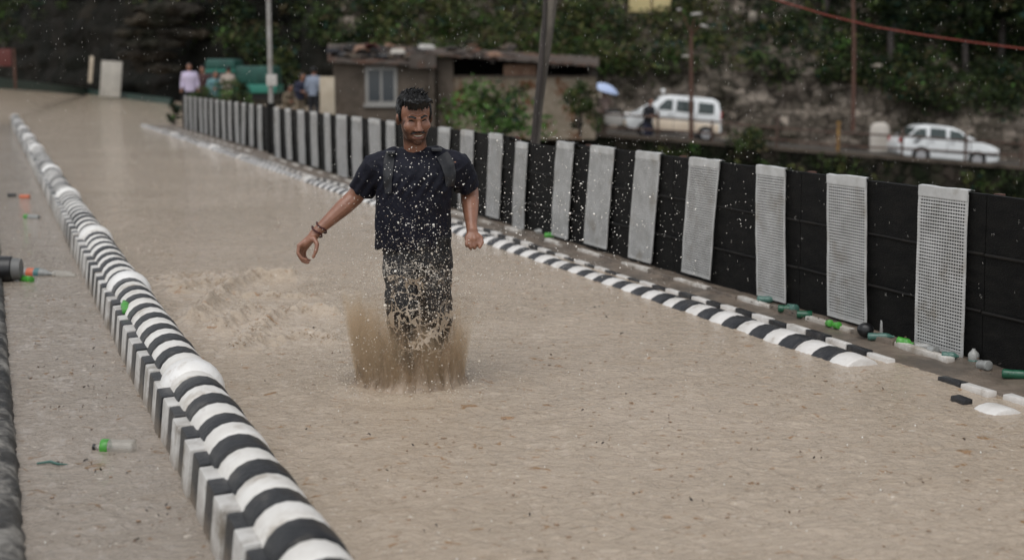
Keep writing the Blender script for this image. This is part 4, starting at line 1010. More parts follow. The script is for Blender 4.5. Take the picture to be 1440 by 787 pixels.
far_person(foot(286, 93, 47, 1.68), 'man in dark clothes half hidden behind the lavender shirt man', 'maroon_cloth', 'dark_cloth', 1.68, -.3)
far_person(foot(297, 100, 46.6, 1.6), 'person in a teal shirt leaning over by the teal truck', 'teal_shirt', 'dark_cloth', 1.6, .7, 'bent', .16)
far_person(foot(318, 93, 46.2, 1.66), 'person with dark hair and beige top in front of the teal truck', 'beige_shirt', 'khaki_cloth', 1.66, 2.8, 'bent', .05)
far_person(foot(402, 118, 45.6, 1.28), 'person in brown crouching behind the fence right of the grey pole', 'khaki_cloth', 'khaki_cloth', 1.5, .9, 'bent', .12, crouch=.28)
far_person(foot(420, 103, 45.2, 1.62), 'person in navy top and khaki trousers beside the grey blue shirt man', 'navy_cloth', 'khaki_cloth', 1.62, .8, 'bent', .1)
far_person(foot(440, 95, 45.0, 1.70), 'man in a grey blue shirt seen from behind near the pale slab', 'grey_blue', 'dark_cloth', 1.70, 2.9)
um = far_person(foot(849, 128, 51.7, 1.62), 'person in pale pink clothes holding the pale blue umbrella', 'pinkish_cloth', 'beige_shirt', 1.62, .4, 'umbrella')
far_person(foot(911, 138, 50.9, 1.75), 'person in dark clothes walking in front of the white van', 'dark_cloth', 'navy_cloth', 1.75, .7, 'bent', .05)
uq = at(850, 127, 51.45); rt = empty('umbrella', uq, 'pale blue umbrella held open by the person in pink', 'umbrella')
b = MB(); N = 16; rings = []
for i in range(6):
    a = i/5*1.15; rr = .52*math.sin(a)/math.sin(1.15); zz = .24*(math.cos(a)-math.cos(1.15))/(1-math.cos(1.15)); rings.append([(math.cos(2*math.pi*k/N)*rr*(1 if (k % 2 == 0 or i < 5) else .94), math.sin(2*math.pi*k/N)*rr*(1 if (k % 2 == 0 or i < 5) else .94), zz) for k in range(N)])
R = Matrix.Rotation(.28, 4, 'Y') @ Matrix.Rotation(.12, 4, 'X')
for off in (0, -.012):
    vs = [[b.bm.verts.new(R @ V((p[0], p[1], p[2]+off))) for p in r] for r in rings]
    for r0, r1 in zip(vs, vs[1:]):
        for k in range(N): 
            try: b.bm.faces.new((r0[k], r0[(k+1) % N], r1[(k+1) % N], r1[k]))
            except ValueError: pass
b.build('canopy', 'umbrella_blue', rt, 60, local=True)
b = MB(); b.tube([R @ V((0, 0, .28)), R @ V((0, 0, -.62))], .012, 8); b.build('shaft', 'black_trim', rt, 60, local=True)
for k in range(8):
    a = 2*math.pi*k/8; b = MB(); b.tube([R @ V((0, 0, .22)), R @ V((math.cos(a)*.25, math.sin(a)*.25, .15)), R @ V((math.cos(a)*.45, math.sin(a)*.45, -.02))], .005, 5); b.build('rib', 'black_trim', rt, 60, local=True)
#==PART3==
# ------------------------------------------------------------------ the running man
YM = 7.0
def mp(px, py, dy=0.0): return at(px, py, YM+dy)
PX = YM/F*1.005                                        # metres per photo pixel at the man
man = empty('person', (man0.x, man0.y, 0), 'grinning man in wet navy T-shirt and dark trousers running through the muddy flood', 'person')
HC = mp(583, 166.5, -.06); HS = 1.03
HR = Matrix.Rotation(math.radians(16), 3, 'Z') @ Matrix.Rotation(math.radians(16), 3, 'X') @ Matrix.Rotation(math.radians(-3), 3, 'Y')
hx = lambda x, y, z: HC + HR @ (V((x*1.04, y, z))*HS)
B = MB()
def hell(c, r): B.ell(hx(*c), (r[0]*HS*1.04, r[1]*HS, r[2]*HS), HR, 3)
hell((0, .018, .034), (.074, .092, .086)); hell((0, -.018, -.018), (.0655, .070, .092)); hell((0, -.026, -.064), (.052, .058, .048))
hell((0, -.072, -.092), (.021, .018, .017)); hell((.037, -.058, -.018), (.026, .024, .024)); hell((-.037, -.058, -.018), (.026, .024, .024))
B.cap(hx(0, -.088, .018), .0085*HS, hx(0, -.112, -.024), .0135*HS); hell((.0125, -.098, -.027), (.0095, .011, .008)); hell((-.0125, -.098, -.027), (.0095, .011, .008))
B.cap(hx(-.034, -.077, .031), .0125*HS, hx(-.008, -.087, .026), .0115*HS); B.cap(hx(.034, -.077, .031), .0125*HS, hx(.008, -.087, .026), .0115*HS)
B.cap(hx(-.022, -.081, -.050), .007*HS, hx(.022, -.081, -.050), .007*HS); B.cap(hx(-.019, -.080, -.071), .0075*HS, hx(.019, -.080, -.071), .0075*HS)
for sx in (-1, 1): hell((sx*.074, .012, -.004), (.011, .02, .031))
neck0 = mp(585, 216, .03)
B.cap(hx(0, .022, -.07), .055, neck0, .060); B.cap(neck0, .058, mp(585, 236, .06), .07)
# torso, legs (under the clothes)
B.loft([(mp(587, 352, .08), .145, .10), (mp(585, 330, .07), .15, .10), (mp(583, 290, .05), .14, .10), (mp(582, 255, .03), .165, .105), (mp(584, 230, .03), .15, .09), (mp(585, 216, .04), .08, .06)], 24)
B.cap(mp(584, 226, .03), .06, mp(535, 231, .04), .055); B.cap(mp(584, 226, .03), .06, mp(634, 229, .04), .055)
# right arm (left in the photo)
Sr, Er, Wr = mp(531, 232, .04), mp(499, 277, .10), mp(446, 325, .02)
B.cap(Sr, .054, Er, .044); B.cap(Er, .045, Er.lerp(Wr, .3), .044); B.cap(Er.lerp(Wr, .3), .044, Wr, .0265); B.cap(Wr, .0265, mp(441, 331, .015), .028)
# left arm (right in the photo)
Sl, El, Wl = mp(639, 230, .04), mp(660, 268, .16), mp(663, 318, .02)
B.cap(Sl, .054, El, .046); B.cap(El, .047, El.lerp(Wl, .32), .046); B.cap(El.lerp(Wl, .32), .046, Wl, .028); B.cap(Wl, .028, mp(664, 324, .01), .030)
# legs
hipR, kneR, ankR = mp(563, 350, .08), mp(566, 436, -.10), mp(578, 545, -.02)
hipL, kneL, ankL = mp(611, 350, .08), mp(616, 440, .02), mp(613, 515, .38)
for h_, k_, a_ in ((hipR, kneR, ankR), (hipL, kneL, ankL)):
    a_.z = max(a_.z - .12, -.20)
    B.cap(h_, .085, k_, .058); B.cap(k_, .058, k_.lerp(a_, .35), .056); B.cap(k_.lerp(a_, .35), .056, a_, .036); B.cap(a_+V((0, .03, -.02)), .036, a_+V((0, -.15, -.035)), .028)
# right hand: relaxed claw, fingers curling down and in
def finger(pts, r0, r1):
    n = len(pts)-1
    for i in range(n):
        B.cap(pts[i], r0+(r1-r0)*i/n, pts[i+1], r0+(r1-r0)*(i+1)/n, 10, 3)
wr = mp(441, 331, .015)
kn = [mp(420.5, 345.5, -.030), mp(421.5, 348, -.009), mp(424.5, 350, .012), mp(428.5, 351, .032)]
for k in kn: B.cap(wr+(k-wr)*.05, .0205, k, .0125)
B.cap(mp(438, 336, -.018), .016, mp(427, 345, -.015), .015); B.cap(mp(438, 337, .02), .016, mp(430, 347, .02), .014)
finger([kn[0], mp(419, 356, -.040), mp(424, 363, -.044), mp(431, 365.5, -.042)], .0105, .0080)
finger([kn[1], mp(420.5, 359, -.014), mp(425.5, 367, -.018), mp(432, 369.5, -.018)], .0108, .0080)
finger([kn[2], mp(424, 361, .012), mp(429, 368, .010), mp(434, 369, .010)], .0104, .0076)
finger([kn[3], mp(428.5, 360, .036), mp(432, 365, .034), mp(436, 366, .032)], .0092, .0068)
finger([mp(441, 335, -.02), mp(446, 343, -.040), mp(444.5, 352, -.052), mp(440.5, 361.5, -.056)], .0135, .0085)
# left hand: hanging, loosely closed, back of the hand towards the camera
wl = mp(664, 324, .01)
kl = [mp(656.5, 334, -.022), mp(662, 336, -.028), mp(667.5, 336, -.026), mp(672.5, 334, -.016)]
for k in kl: B.cap(wl+(k-wl)*.05, .0205, k, .0130)
for i, k in enumerate(kl):
    px, py = proj(k); L = (9.5, 11.5, 10.5, 8.5)[i]
    finger([k, mp(px-.3, py+L, -.040+.004*i), mp(px+.1, py+L+2.4, -.014), mp(px+.4, py+L-3, .006)], .0105-(.001 if i == 3 else 0), .0085)
finger([mp(668, 327, .0), mp(676.5, 334, -.012), mp(678, 341, -.028), mp(674.5, 347.5, -.040)], .0125, .0088)
me = remesh(B, .0042, 5, .5)
# face relief and beard mask from head-local coordinates
inv = HR.inverted(); nv = len(me.vertices); mask = np.zeros(nv, np.float32)
def gs(d2, s): return math.exp(-d2/(s*s))
for v in me.vertices:
    q = (inv @ (v.co-HC))/HS
    if abs(q.x) < .1 and -.14 < q.z < .14 and q.y < .10:
        off = V((0, 0, 0))
        for sx in (-1, 1):
            off += V((0, .007, 0))*gs((q.x-sx*.029)**2+(q.z-.012)**2, .013)*(1 if q.y < -.03 else 0)
        if q.y < -.05:
            off += V((0, .010, 0))*gs((q.x/2.4)**2+(q.z+.0605-.10*q.x*q.x*4)**2, .0065)
            for sx in (-1, 1): off += V((0, .004, 0))*gs((q.x-sx*.030)**2+(q.z+.045)**2, .007)
        v.co += HR @ (off*HS)
        low = max(0, min(1, (-.046+.35*max(0, abs(q.x)-.02) - q.z)/.012)) if q.y < .028 else 0
        side = max(0, min(1, (abs(q.x)-.047)/.010))*max(0, min(1, (.022-q.z)/.02))*(1 if -.055 < q.y < .03 else 0)
        must = gs((q.z+.0385+.25*max(0, abs(q.x)-.012))**2, .0085)*max(0, min(1, (.036-abs(q.x))/.008))*(1 if q.y < -.06 else 0)
        lips = gs((q.x/2.2)**2+(q.z+.062)**2, .012)*(1 if q.y < -.06 else 0)
        low *= max(0, min(1, (q.z+.135)/.03))
        b_ = max(min(1, must*1.4), max(low*.95, side*.85)*(1-min(1, lips*1.3)))
        mask[v.index] = b_*(.75+.25*noise.noise(q*260))
a = me.attributes.new('beard', 'FLOAT', 'POINT'); a.data.foreach_set('value', mask)
nt = M['skin'].node_tree; bs = nt.nodes['Principled BSDF']; src = bs.inputs['Base Color'].links[0].from_socket
at_ = nt.nodes.new('ShaderNodeAttribute'); at_.attribute_name = 'beard'; mxn = nt.nodes.new('ShaderNodeMix'); mxn.data_type = 'RGBA'
nt.links.new(at_.outputs['Fac'], mxn.inputs['Factor']); nt.links.new(src, mxn.inputs[6]); mxn.inputs[7].default_value = (.006, .004, .0035, 1); nt.links.new(mxn.outputs[2], bs.inputs['Base Color'])
mr_b = nt.nodes.new('ShaderNodeMapRange'); mr_b.inputs['To Min'].default_value = .5; mr_b.inputs['To Max'].default_value = .1; nt.links.new(at_.outputs['Fac'], mr_b.inputs['Value']); nt.links.new(mr_b.outputs[0], bs.inputs['Specular IOR Level'])
bodyT = BVHTree.FromPolygons([v.co.copy() for v in me.vertices], [tuple(p.vertices) for p in me.polygons])
body = link('body', me, 'skin', man, 180)
CAM = V((0, 0, H))
def hit(tree, px, py, off=.0015):
    d = ray(px, py).normalized(); h = tree.ray_cast(CAM, d)
    return None if h[0] is None else h[0] - d*off
def ribbon_on(tree, name, pts, wid, mt, parent, th=.003, off=.0012, n=14, sub=3, smooth=60):
    """a band laid on a surface along a photo polyline, with real thickness"""
    P_ = [V((p[0], p[1], 0)) for p in pts]; seglen = [0]
    for a_, b_ in zip(P_, P_[1:]): seglen.append(seglen[-1]+(b_-a_).length)
    b = MB(); rows = []
    for i in range(n+1):
        d = seglen[-1]*i/n; j = max(k for k in range(len(seglen)) if seglen[k] <= d+1e-9); j = min(j, len(P_)-2)
        t = (d-seglen[j])/max(1e-9, seglen[j+1]-seglen[j]); c = P_[j].lerp(P_[j+1], t); tg = (P_[j+1]-P_[j]).normalized(); nn = V((-tg.y, tg.x, 0))
        w_ = wid[j]+(wid[j+1]-wid[j])*t if hasattr(wid, '__len__') else wid
        row = []
        for k in range(sub+1):
            q = c + nn*w_*(k/sub-.5); p = hit(tree, q.x, q.y, off)
            if p is None: p = rows[-1][k][0].co.copy() if rows else None
            if p is None: break
            d_ = (p-CAM).normalized(); row.append((b.bm.verts.new(p - d_*th), b.bm.verts.new(p + d_*(off+.002))))
        if len(row) == sub+1: rows.append(row)
    for r0, r1 in zip(rows, rows[1:]):
        for k in range(sub):
            b.bm.faces.new((r0[k][0], r0[k+1][0], r1[k+1][0], r1[k][0])); b.bm.faces.new((r0[k][1], r1[k][1], r1[k+1][1], r0[k+1][1]))
        for k in (0, sub): b.bm.faces.new((r0[k][0], r1[k][0], r1[k][1], r0[k][1]))
    for r in (rows[0], rows[-1]):
        for k in range(sub): b.bm.faces.new((r[k][0], r[k][1], r[k+1][1], r[k+1][0]))
    return b.build(name, mt, parent, smooth)
def hpx(x, y, z): return proj(hx(x, y, z))
def fl(pts): return [hpx(*p) for p in pts]
ribbon_on(bodyT, 'eyebrow', fl([(-.047, -.07, .030), (-.030, -.08, .036), (-.011, -.088, .029)]), [1.2, 3.0, 3.2], 'hair', body)
ribbon_on(bodyT, 'eyebrow', fl([(.011, -.088, .029), (.030, -.08, .036), (.047, -.07, .030)]), [3.2, 3.0, 1.2], 'hair', body)
for sx in (-1, 1):
    ribbon_on(bodyT, 'eye', fl([(sx*.043, -.07, .010), (sx*.036, -.075, .0145), (sx*.028, -.08, .0155), (sx*.018, -.08, .011)]), [.5, 1.6, 1.8, .7], 'eye', body, .002)
ribbon_on(bodyT, 'moustache', fl([(-.036, -.08, -.050), (-.022, -.09, -.041), (0, -.095, -.037), (.022, -.09, -.041), (.036, -.08, -.050)]), [1.0, 2.6, 2.4, 2.6, 1.0], 'hair', body, .004)
ribbon_on(bodyT, 'teeth', fl([(-.022, -.085, -.0535), (-.010, -.09, -.0575), (.010, -.09, -.0575), (.022, -.085, -.0535)]), [.6, 1.7, 1.7, .6], 'teeth', body, .0015)
ribbon_on(bodyT, 'lower_lip', fl([(-.022, -.085, -.060), (-.010, -.09, -.0665), (.010, -.09, -.0665), (.022, -.085, -.060)]), [.7, 1.9, 1.9, .7], 'lip', body, .002)
# hair
Hh = MB()
def hh(c, r): Hh.ell(hx(*c), (r[0]*HS*1.03, r[1]*HS, r[2]*HS), HR, 3)
hh((0, .032, .058), (.0785, .088, .070)); hh((0, .055, .02), (.074, .065, .085)); hh((0, -.022, .094), (.057, .050, .028))
for sx in (-1, 1): hh((sx*.065, .024, .040), (.0155, .048, .038)); Hh.cap(hx(sx*.070, -.012, .03), .009*HS, hx(sx*.069, -.014, -.002), .006*HS)
random.seed(11)
for i in range(60):                                    # wet locks over the forehead and crown
    x0 = random.uniform(-.052, .052); y0 = random.uniform(-.045, .0) - .02*(1-(x0/.07)**2)
    z0 = .116-.30*x0*x0/.07 + random.uniform(-.006, .010)
    ln = random.uniform(-.006, .024)*(1-.4*abs(x0)/.066)
    e = V((x0*1.05+random.uniform(-.016, .020), -.083+.35*x0*x0/.066+random.uniform(-.005, .006), .084-ln+random.uniform(-.006, .010)))
    mid = V(((x0+e.x)/2, min(y0, e.y)-.003, .104+random.uniform(-.006, .010)))
    Hh.cap(hx(x0, y0, z0), .0085*HS, hx(*mid), .0080*HS, 8, 2); Hh.cap(hx(*mid), .0080*HS, hx(*e), .0028*HS, 8, 2)
for i in range(46):
    a = random.uniform(0, 6.28); x0 = .055*math.cos(a)*random.random()**.5; y0 = .02+.06*math.sin(a)*random.random()**.5
    q = hx(x0, y0, .118-.6*(x0*x0+(y0-.03)**2)/.1); t_ = q + HR @ V((random.uniform(-.010, .010), random.uniform(-.022, .002), random.uniform(.004, .012)))
    Hh.cap(q, .0085*HS, t_, .003*HS, 8, 2)
hm = remesh(Hh, .0032, 2, .4)
for v in hm.vertices: v.co += (v.co-HC).normalized()*.0022*noise.noise(HR.inverted() @ (v.co-HC)*1.0*V((1, 1, 1)).x*120)
bmh = bmesh.new(); bmh.from_mesh(hm); hairT = BVHTree.FromBMesh(bmh); SB = MB(); SB.bm.free(); SB.bm = bmh
random.seed(21)
for i in range(620):                                   # wet strands combed forward and down over the cap
    a0 = random.uniform(0, 2*math.pi); r_ = random.random()**.6
    x0 = .06*math.cos(a0)*r_; y0 = .02+.075*math.sin(a0)*r_
    dx = random.uniform(-.012, .012)+x0*.35; dy = -random.uniform(.02, .055) if y0 < .05 else random.uniform(.0, .03)
    if abs(x0) > .045: dx = math.copysign(random.uniform(.02, .04), x0); dy = -random.uniform(-.01, .03)
    P_ = []
    for k in range(6):
        t = k/5; loc = V((x0+dx*t, y0+dy*t, .30)); o_ = hx(*loc); d_ = (hx(loc.x*.6, loc.y, -.2)-o_).normalized()
        h = hairT.ray_cast(o_, d_)
        if h[0] is None: break
        P_.append(h[0] + h[1]*(.0012+.0022*math.sin(t*3+i)*random.random()))
    if len(P_) >= 3: SB.tube(P_, [.0022*(1-.6*k/(len(P_)-1))*random.uniform(.7, 1.3) for k in range(len(P_))], 5)
for i in range(70):                                    # wet tufts standing up at the front and crown
    x0 = random.uniform(-.05, .055); y0 = random.uniform(-.05, .05); o_ = hx(x0, y0, .3); d_ = (hx(x0*.6, y0, -.2)-o_).normalized(); h = hairT.ray_cast(o_, d_)
    if h[0] is None: continue
    t_ = HR @ V((random.uniform(-.010, .014), random.uniform(-.018, .004), random.uniform(.010, .024)))
    SB.tube([h[0]-h[1]*.003, h[0]+t_*.55, h[0]+t_+HR @ V((.002, -.006, -.002))], [.0042, .0030, .0006], 5)
SB.bm.to_mesh(hm); bmh.free()
link('hair', hm, 'hair', man, 180)
# T-shirt
S = MB()
def row(xl, xr, y, dy, ry, rot=0): c = mp((xl+xr)/2, y, dy); return (c, (xr-xl)/2*PX, ry, rot)
S.loft([row(528, 635, 349, .075, .135), row(527.5, 634.5, 335, .07, .140), row(527, 633, 318, .06, .140), row(528, 633, 300, .05, .136), row(530, 634, 280, .04, .134), row(532, 636, 262, .03, .133), row(530, 640, 245, .025, .128), row(533, 639, 232, .025, .115), row(545, 630, 222, .03, .098), row(556, 619, 213, .04, .082), row(561, 612, 207.5, .045, .07)], 36, 2.3)
def flat(p0, r0, p1, r1, seg=22): S.tube([p0, p0.lerp(p1, .33), p0.lerp(p1, .67), p1], [r0, r0*.67+r1*.33, r0*.33+r1*.67, r1], seg)
S.cap(mp(556, 222, .035), .052, mp(528, 234, .04), .066); S.cap(mp(614, 220, .035), .052, mp(643, 232, .045), .064)
flat(mp(531, 231, .04), .078, mp(507.5, 269, .085), .066); flat(mp(640, 229, .04), .074, mp(657.5, 262, .12), .062)
S.cap(mp(545, 252, .03), .065, mp(528, 250, .05), .055); S.cap(mp(628, 250, .03), .06, mp(646, 246, .07), .05)
sm = remesh(S, .0055, 4, .5)
sN = [v.normal.copy() for v in sm.vertices]
for v in sm.vertices:
    c = v.co.copy(); n_ = sN[v.index]
    px, py = proj(c)
    f = .010*noise.noise(V((c.x*9, c.y*9, c.z*5))) + .008*noise.noise(V((c.x*22+c.z*9, c.y*20, c.z*10)))
    drape = max(0, min(1, (py-290)/60)); f += drape*.007*math.sin(c.x*62+2.0*noise.noise(c*7))
    f += .005*math.exp(-((py-262)/16)**2)*math.sin((px-(540 if px < 583 else 632))*.42+py*.25)
    v.co = c + n_*f
    if py > 338: v.co.z += .010*noise.noise(V((c.x*13, 3, 1)))
shirtT = BVHTree.FromPolygons([v.co.copy() for v in sm.vertices], [tuple(p.vertices) for p in sm.polygons])
shirt = link('t_shirt', sm, 'shirt', man, 180)
b = MB(); N = 30                                        # neck band
b.tube([mp(586.5, 211.5, .035) + V((math.cos(2*math.pi*k/N)*.076, math.sin(2*math.pi*k/N)*.076-.012, -.016+.020*math.sin(2*math.pi*k/N))) for k in range(N+1)], .0075, 8); b.build('collar', 'shirt', shirt, 60)
# trousers
T = MB()
T.loft([row(541, 634, 372, .075, .128), row(536, 637, 352, .075, .132), row(536, 636, 330, .07, .128)], 30, 2.3)
for h_, k_, a_, r in ((mp(564, 352, .07), mp(565, 436, -.10), ankR, .094), (mp(611, 352, .08), mp(613, 440, .02), ankL, .094)):
    T.cap(h_, r, k_, .080); T.cap(k_, .080, k_.lerp(a_, .8), .066)
tm = remesh(T, .0055, 4, .5)
tN = [v.normal.copy() for v in tm.vertices]
for v in tm.vertices:
    c = v.co.copy(); v.co = c + tN[v.index]*(.008*noise.noise(V((c.x*8, c.y*8, c.z*11))) + .006*noise.noise(V((c.x*18, c.y*18, c.z*26))))
link('trousers', tm, 'trousers', man, 180)
# thread bracelets on his right wrist
ax = (mp(441, 331, .015)-Er).normalized()
for t_, r_ in ((.90, .034), (1.02, .0345)):
    c = Er.lerp(Wr, t_); b = MB(); u1 = ax.cross(V((0, 0, 1))).normalized(); u2 = ax.cross(u1)
    b.tube([c + (u1*math.cos(a)+u2*math.sin(a))*r_*(1+.05*math.sin(a*5)) + ax*.006*math.sin(a*2) for a in np.linspace(0, 2*math.pi, 25)], .0045, 7)
    b.tube([c+u1*r_, c+u1*(r_+.012)+ax*.006, c+u1*(r_+.016)+ax*.016], .003, 6); b.tube([c-u1*r_, c-u1*(r_+.014)-ax*.004], .003, 6)
    b.build('bracelet', 'bracelet', body, 60)
# backpack worn on his back, straps over the shoulders
bp_ = empty('backpack', mp(586, 260, .24), 'dark backpack worn by the running man, its straps over his shoulders', 'backpack')
b = MB(); b.loft([(mp(585, 322, .20), .10, .05), (mp(585, 316, .21), .135, .085), (mp(585, 280, .21), .145, .095), (mp(586, 240, .20), .135, .085), (mp(586, 222, .19), .10, .06)], 26, 3.2)
bag = b.build('bag', 'strap', bp_, 60); b = MB(); b.loft([(mp(585, 312, .305), .09, .03), (mp(585, 280, .31), .10, .04), (mp(585, 268, .305), .09, .02)], 20, 3); b.build('front_pocket', 'strap', bag, 60)
bothT = shirtT
ribbon_on(bothT, 'strap', [(549.5, 213.5), (547, 225), (545.5, 240), (545, 256), (546, 272)], [13, 14.5, 14, 12, 9], 'strap', bp_, .006, .002, 24, 4)
ribbon_on(bothT, 'strap', [(613, 208), (621, 216), (629, 229), (633, 244), (633, 262)], [13, 18, 19, 17, 12], 'strap', bp_, .007, .002, 24, 4)
b = MB()
def flatband(pts, w_, th):
    prev = None
    for p in pts:
        q = [b.bm.verts.new(p+d) for d in (V((-w_/2, 0, -th/2)), V((w_/2, 0, -th/2)), V((w_/2, 0, th/2)), V((-w_/2, 0, th/2)))]
        if prev:
            for k in range(4): b.bm.faces.new((prev[k], q[k], q[(k+1) % 4], prev[(k+1) % 4]))
        else: b.bm.faces.new(q)
        prev = q
    b.bm.faces.new(prev)
flatband([mp(549, 215.5, -.055), mp(549.3, 213.2, -.02), mp(550.5, 212.5, .03), mp(553, 213.5, .08), mp(556, 220, .15)], .044, .008)
b.build('strap_loop', 'strap', bp_, 40); b = MB()
flatband([mp(614.5, 211.5, -.06), mp(614, 209.5, -.025), mp(613, 208.5, .03), mp(611, 209.5, .09), mp(610, 218, .16)], .050, .008)
b.build('strap_loop', 'strap', bp_, 40)

# ------------------------------------------------------------------ splash
def mixed_water(name, col, dens_lo, scale, stretch, seedv, rough=.25, fade=None):
    """muddy water sheet torn into strands: opaque where the sheet is thick, open between"""
    m_ = bpy.data.materials.new(name); m_.use_nodes = True; nt = m_.node_tree; L = nt.links.new
    bs = nt.nodes['Principled BSDF']; bs.inputs['Base Color'].default_value = (*col, 1); bs.inputs['Roughness'].default_value = rough; bs.inputs['Specular IOR Level'].default_value = .4
    g = nt.nodes.new('ShaderNodeNewGeometry'); mpn = nt.nodes.new('ShaderNodeMapping'); mpn.inputs['Scale'].default_value = stretch; mpn.inputs['Location'].default_value = (seedv, seedv*.7, 0)
    L(g.outputs['Position'], mpn.inputs['Vector'])
    n1 = nt.nodes.new('ShaderNodeTexNoise'); n1.inputs['Scale'].default_value = scale; n1.inputs['Detail'].default_value = 4.5; n1.inputs['Roughness'].default_value = .6; n1.inputs['Distortion'].default_value = .4
    L(mpn.outputs[0], n1.inputs['Vector'])
    sp = nt.nodes.new('ShaderNodeAttribute'); sp.attribute_name = 'rel'
    rz = nt.nodes.new('ShaderNodeMapRange'); rz.inputs['From Min'].default_value = fade[0]; rz.inputs['From Max'].default_value = fade[1]; rz.inputs['To Min'].default_value = dens_lo[0]; rz.inputs['To Max'].default_value = dens_lo[1]; L(sp.outputs['Fac'], rz.inputs['Value'])
    sub = nt.nodes.new('ShaderNodeMath'); sub.operation = 'SUBTRACT'; L(n1.outputs['Fac'], sub.inputs[0]); L(rz.outputs[0], sub.inputs[1])
    mr = nt.nodes.new('ShaderNodeMapRange'); mr.inputs['From Min'].default_value = 0; mr.inputs['From Max'].default_value = .26; L(sub.outputs[0], mr.inputs['Value'])
    ml = nt.nodes.new('ShaderNodeMath'); ml.operation = 'MULTIPLY'; ml.inputs[1].default_value = .80; L(mr.outputs[0], ml.inputs[0]); L(ml.outputs[0], bs.inputs['Alpha']); return m_
M['splash_sheet'] = mixed_water('splash_sheet', (.34, .245, .16), (.05, .66), 5.5, (2.0, 2.0, 1.0), 1.0, fade=(.05, .95))
M['splash_sheet_outer'] = mixed_water('splash_sheet_outer', (.36, .275, .195), (.18, .70), 7, (2.2, 2.2, 1.1), 5.0, fade=(.03, .95))
spl = empty('water_splash', (man0.x, man0.y, 0), 'tall crown of brown muddy water thrown up around the running man', 'splash')
random.seed(5)
def crown(name, rx, ry, h0, flare, mt, seedv, nth=200, nz=26):
    Pm = np.zeros((nz, nth+1, 3))
    for j in range(nth+1):
        a = 2*math.pi*j/nth; ca, sa = math.cos(a), math.sin(a)
        hh_ = h0*(.62+.55*(noise.noise(V((ca*2.1+seedv, sa*2.1, 1)))) + .35*noise.noise(V((ca*7+seedv, sa*7, 2))) + .08*noise.noise(V((ca*18, sa*18, seedv))))
        hh_ = max(.05, hh_)
        for i in range(nz):
            t = i/(nz-1); z = -.03 + (hh_+.03)*t
            r = 1 + flare*t**1.6 + .28*math.exp(-z/.045)*(1 if z > 0 else 1) - .03
            k = .018*noise.noise(V((ca*6+seedv, sa*6, z*4))) + .010*noise.noise(V((ca*20, sa*20, z*7+seedv)))
            Pm[i, j] = (man0.x + ca*(rx*r+k), man0.y + .0 + sa*(ry*r+k), z)
    gm = grid_mesh(name, Pm); at2 = gm.attributes.new('rel', 'FLOAT', 'POINT'); at2.data.foreach_set('value', np.repeat(np.linspace(0, 1, nz), nth+1).astype(np.float32))
    return link(name, gm, mt, spl, 180)
crown('splash_crown', .226, .20, .54, .22, 'splash_sheet', 1.0); crown('splash_crown', .205, .17, .40, .05, 'splash_sheet', 7.7); crown('splash_crown', .244, .222, .44, .34, 'splash_sheet_outer', 3.1)
# torn net of water in front of the legs
def lace_mat(name, col, scale, th, z0, z1):
    m_ = bpy.data.materials.new(name); m_.use_nodes = True; nt = m_.node_tree; L = nt.links.new; bs = nt.nodes['Principled BSDF']
    bs.inputs['Base Color'].default_value = (*col, 1); bs.inputs['Roughness'].default_value = .18
    g = nt.nodes.new('ShaderNodeNewGeometry'); nz = nt.nodes.new('ShaderNodeTexNoise'); nz.inputs['Scale'].default_value = 14; nz.inputs['Detail'].default_value = 4; L(g.outputs['Position'], nz.inputs['Vector'])
    ad = nt.nodes.new('ShaderNodeMix'); ad.data_type = 'VECTOR'; ad.inputs['Factor'].default_value = .13; L(g.outputs['Position'], ad.inputs[4]); L(nz.outputs['Color'], ad.inputs[5])
    vo = nt.nodes.new('ShaderNodeTexVoronoi'); vo.feature = 'DISTANCE_TO_EDGE'; vo.inputs['Scale'].default_value = scale; L(ad.outputs[1], vo.inputs['Vector'])
    n2 = nt.nodes.new('ShaderNodeTexNoise'); n2.inputs['Scale'].default_value = 7; n2.inputs['Detail'].default_value = 3; L(g.outputs['Position'], n2.inputs['Vector'])
    mr0 = nt.nodes.new('ShaderNodeMapRange'); mr0.inputs['From Min'].default_value = .32; mr0.inputs['From Max'].default_value = .66; mr0.inputs['To Min'].default_value = -.02; mr0.inputs['To Max'].default_value = th*2.1; L(n2.outputs['Fac'], mr0.inputs['Value'])
    sb = nt.nodes.new('ShaderNodeMath'); sb.operation = 'SUBTRACT'; L(mr0.outputs[0], sb.inputs[0]); L(vo.outputs['Distance'], sb.inputs[1])
    mr = nt.nodes.new('ShaderNodeMapRange'); mr.inputs['From Min'].default_value = -.015; mr.inputs['From Max'].default_value = .03; mr.inputs['To Max'].default_value = .82; L(sb.outputs[0], mr.inputs['Value']); L(mr.outputs[0], bs.inputs['Alpha']); return m_
M['lace'] = lace_mat('water_net', (.44, .355, .265), 18, .064, 0, 1); M['lace_fine'] = lace_mat('fine_water_net', (.62, .56, .48), 38, .030, 0, 1)
def net(name, x0, x1, ya, yb, rad, mt, seedv, dy0):
    nt_, nz_ = 46, 46; Pm = np.zeros((nz_, nt_, 3))
    for i in range(nz_):
        for j in range(nt_):
            t, s_ = i/(nz_-1), j/(nt_-1); px = x0+(x1-x0)*s_; py = ya+(yb-ya)*t
            py += 14*noise.noise(V((s_*3+seedv, t*2, 1))); px += 7*noise.noise(V((s_*2, t*4+seedv, 5)))
            bulge = rad*math.sin(math.pi*s_)
            p = at(px, py, YM+dy0-bulge+.05*noise.noise(V((s_*3, t*3, seedv)))); Pm[i, j] = p
    return link(name, grid_mesh(name, Pm), mt, spl, 180)
net('torn_net', 532, 646, 390, 498, .16, 'lace', 2.0, -.10); net('torn_net', 528, 650, 372, 446, .10, 'lace_fine', 9.0, -.06)
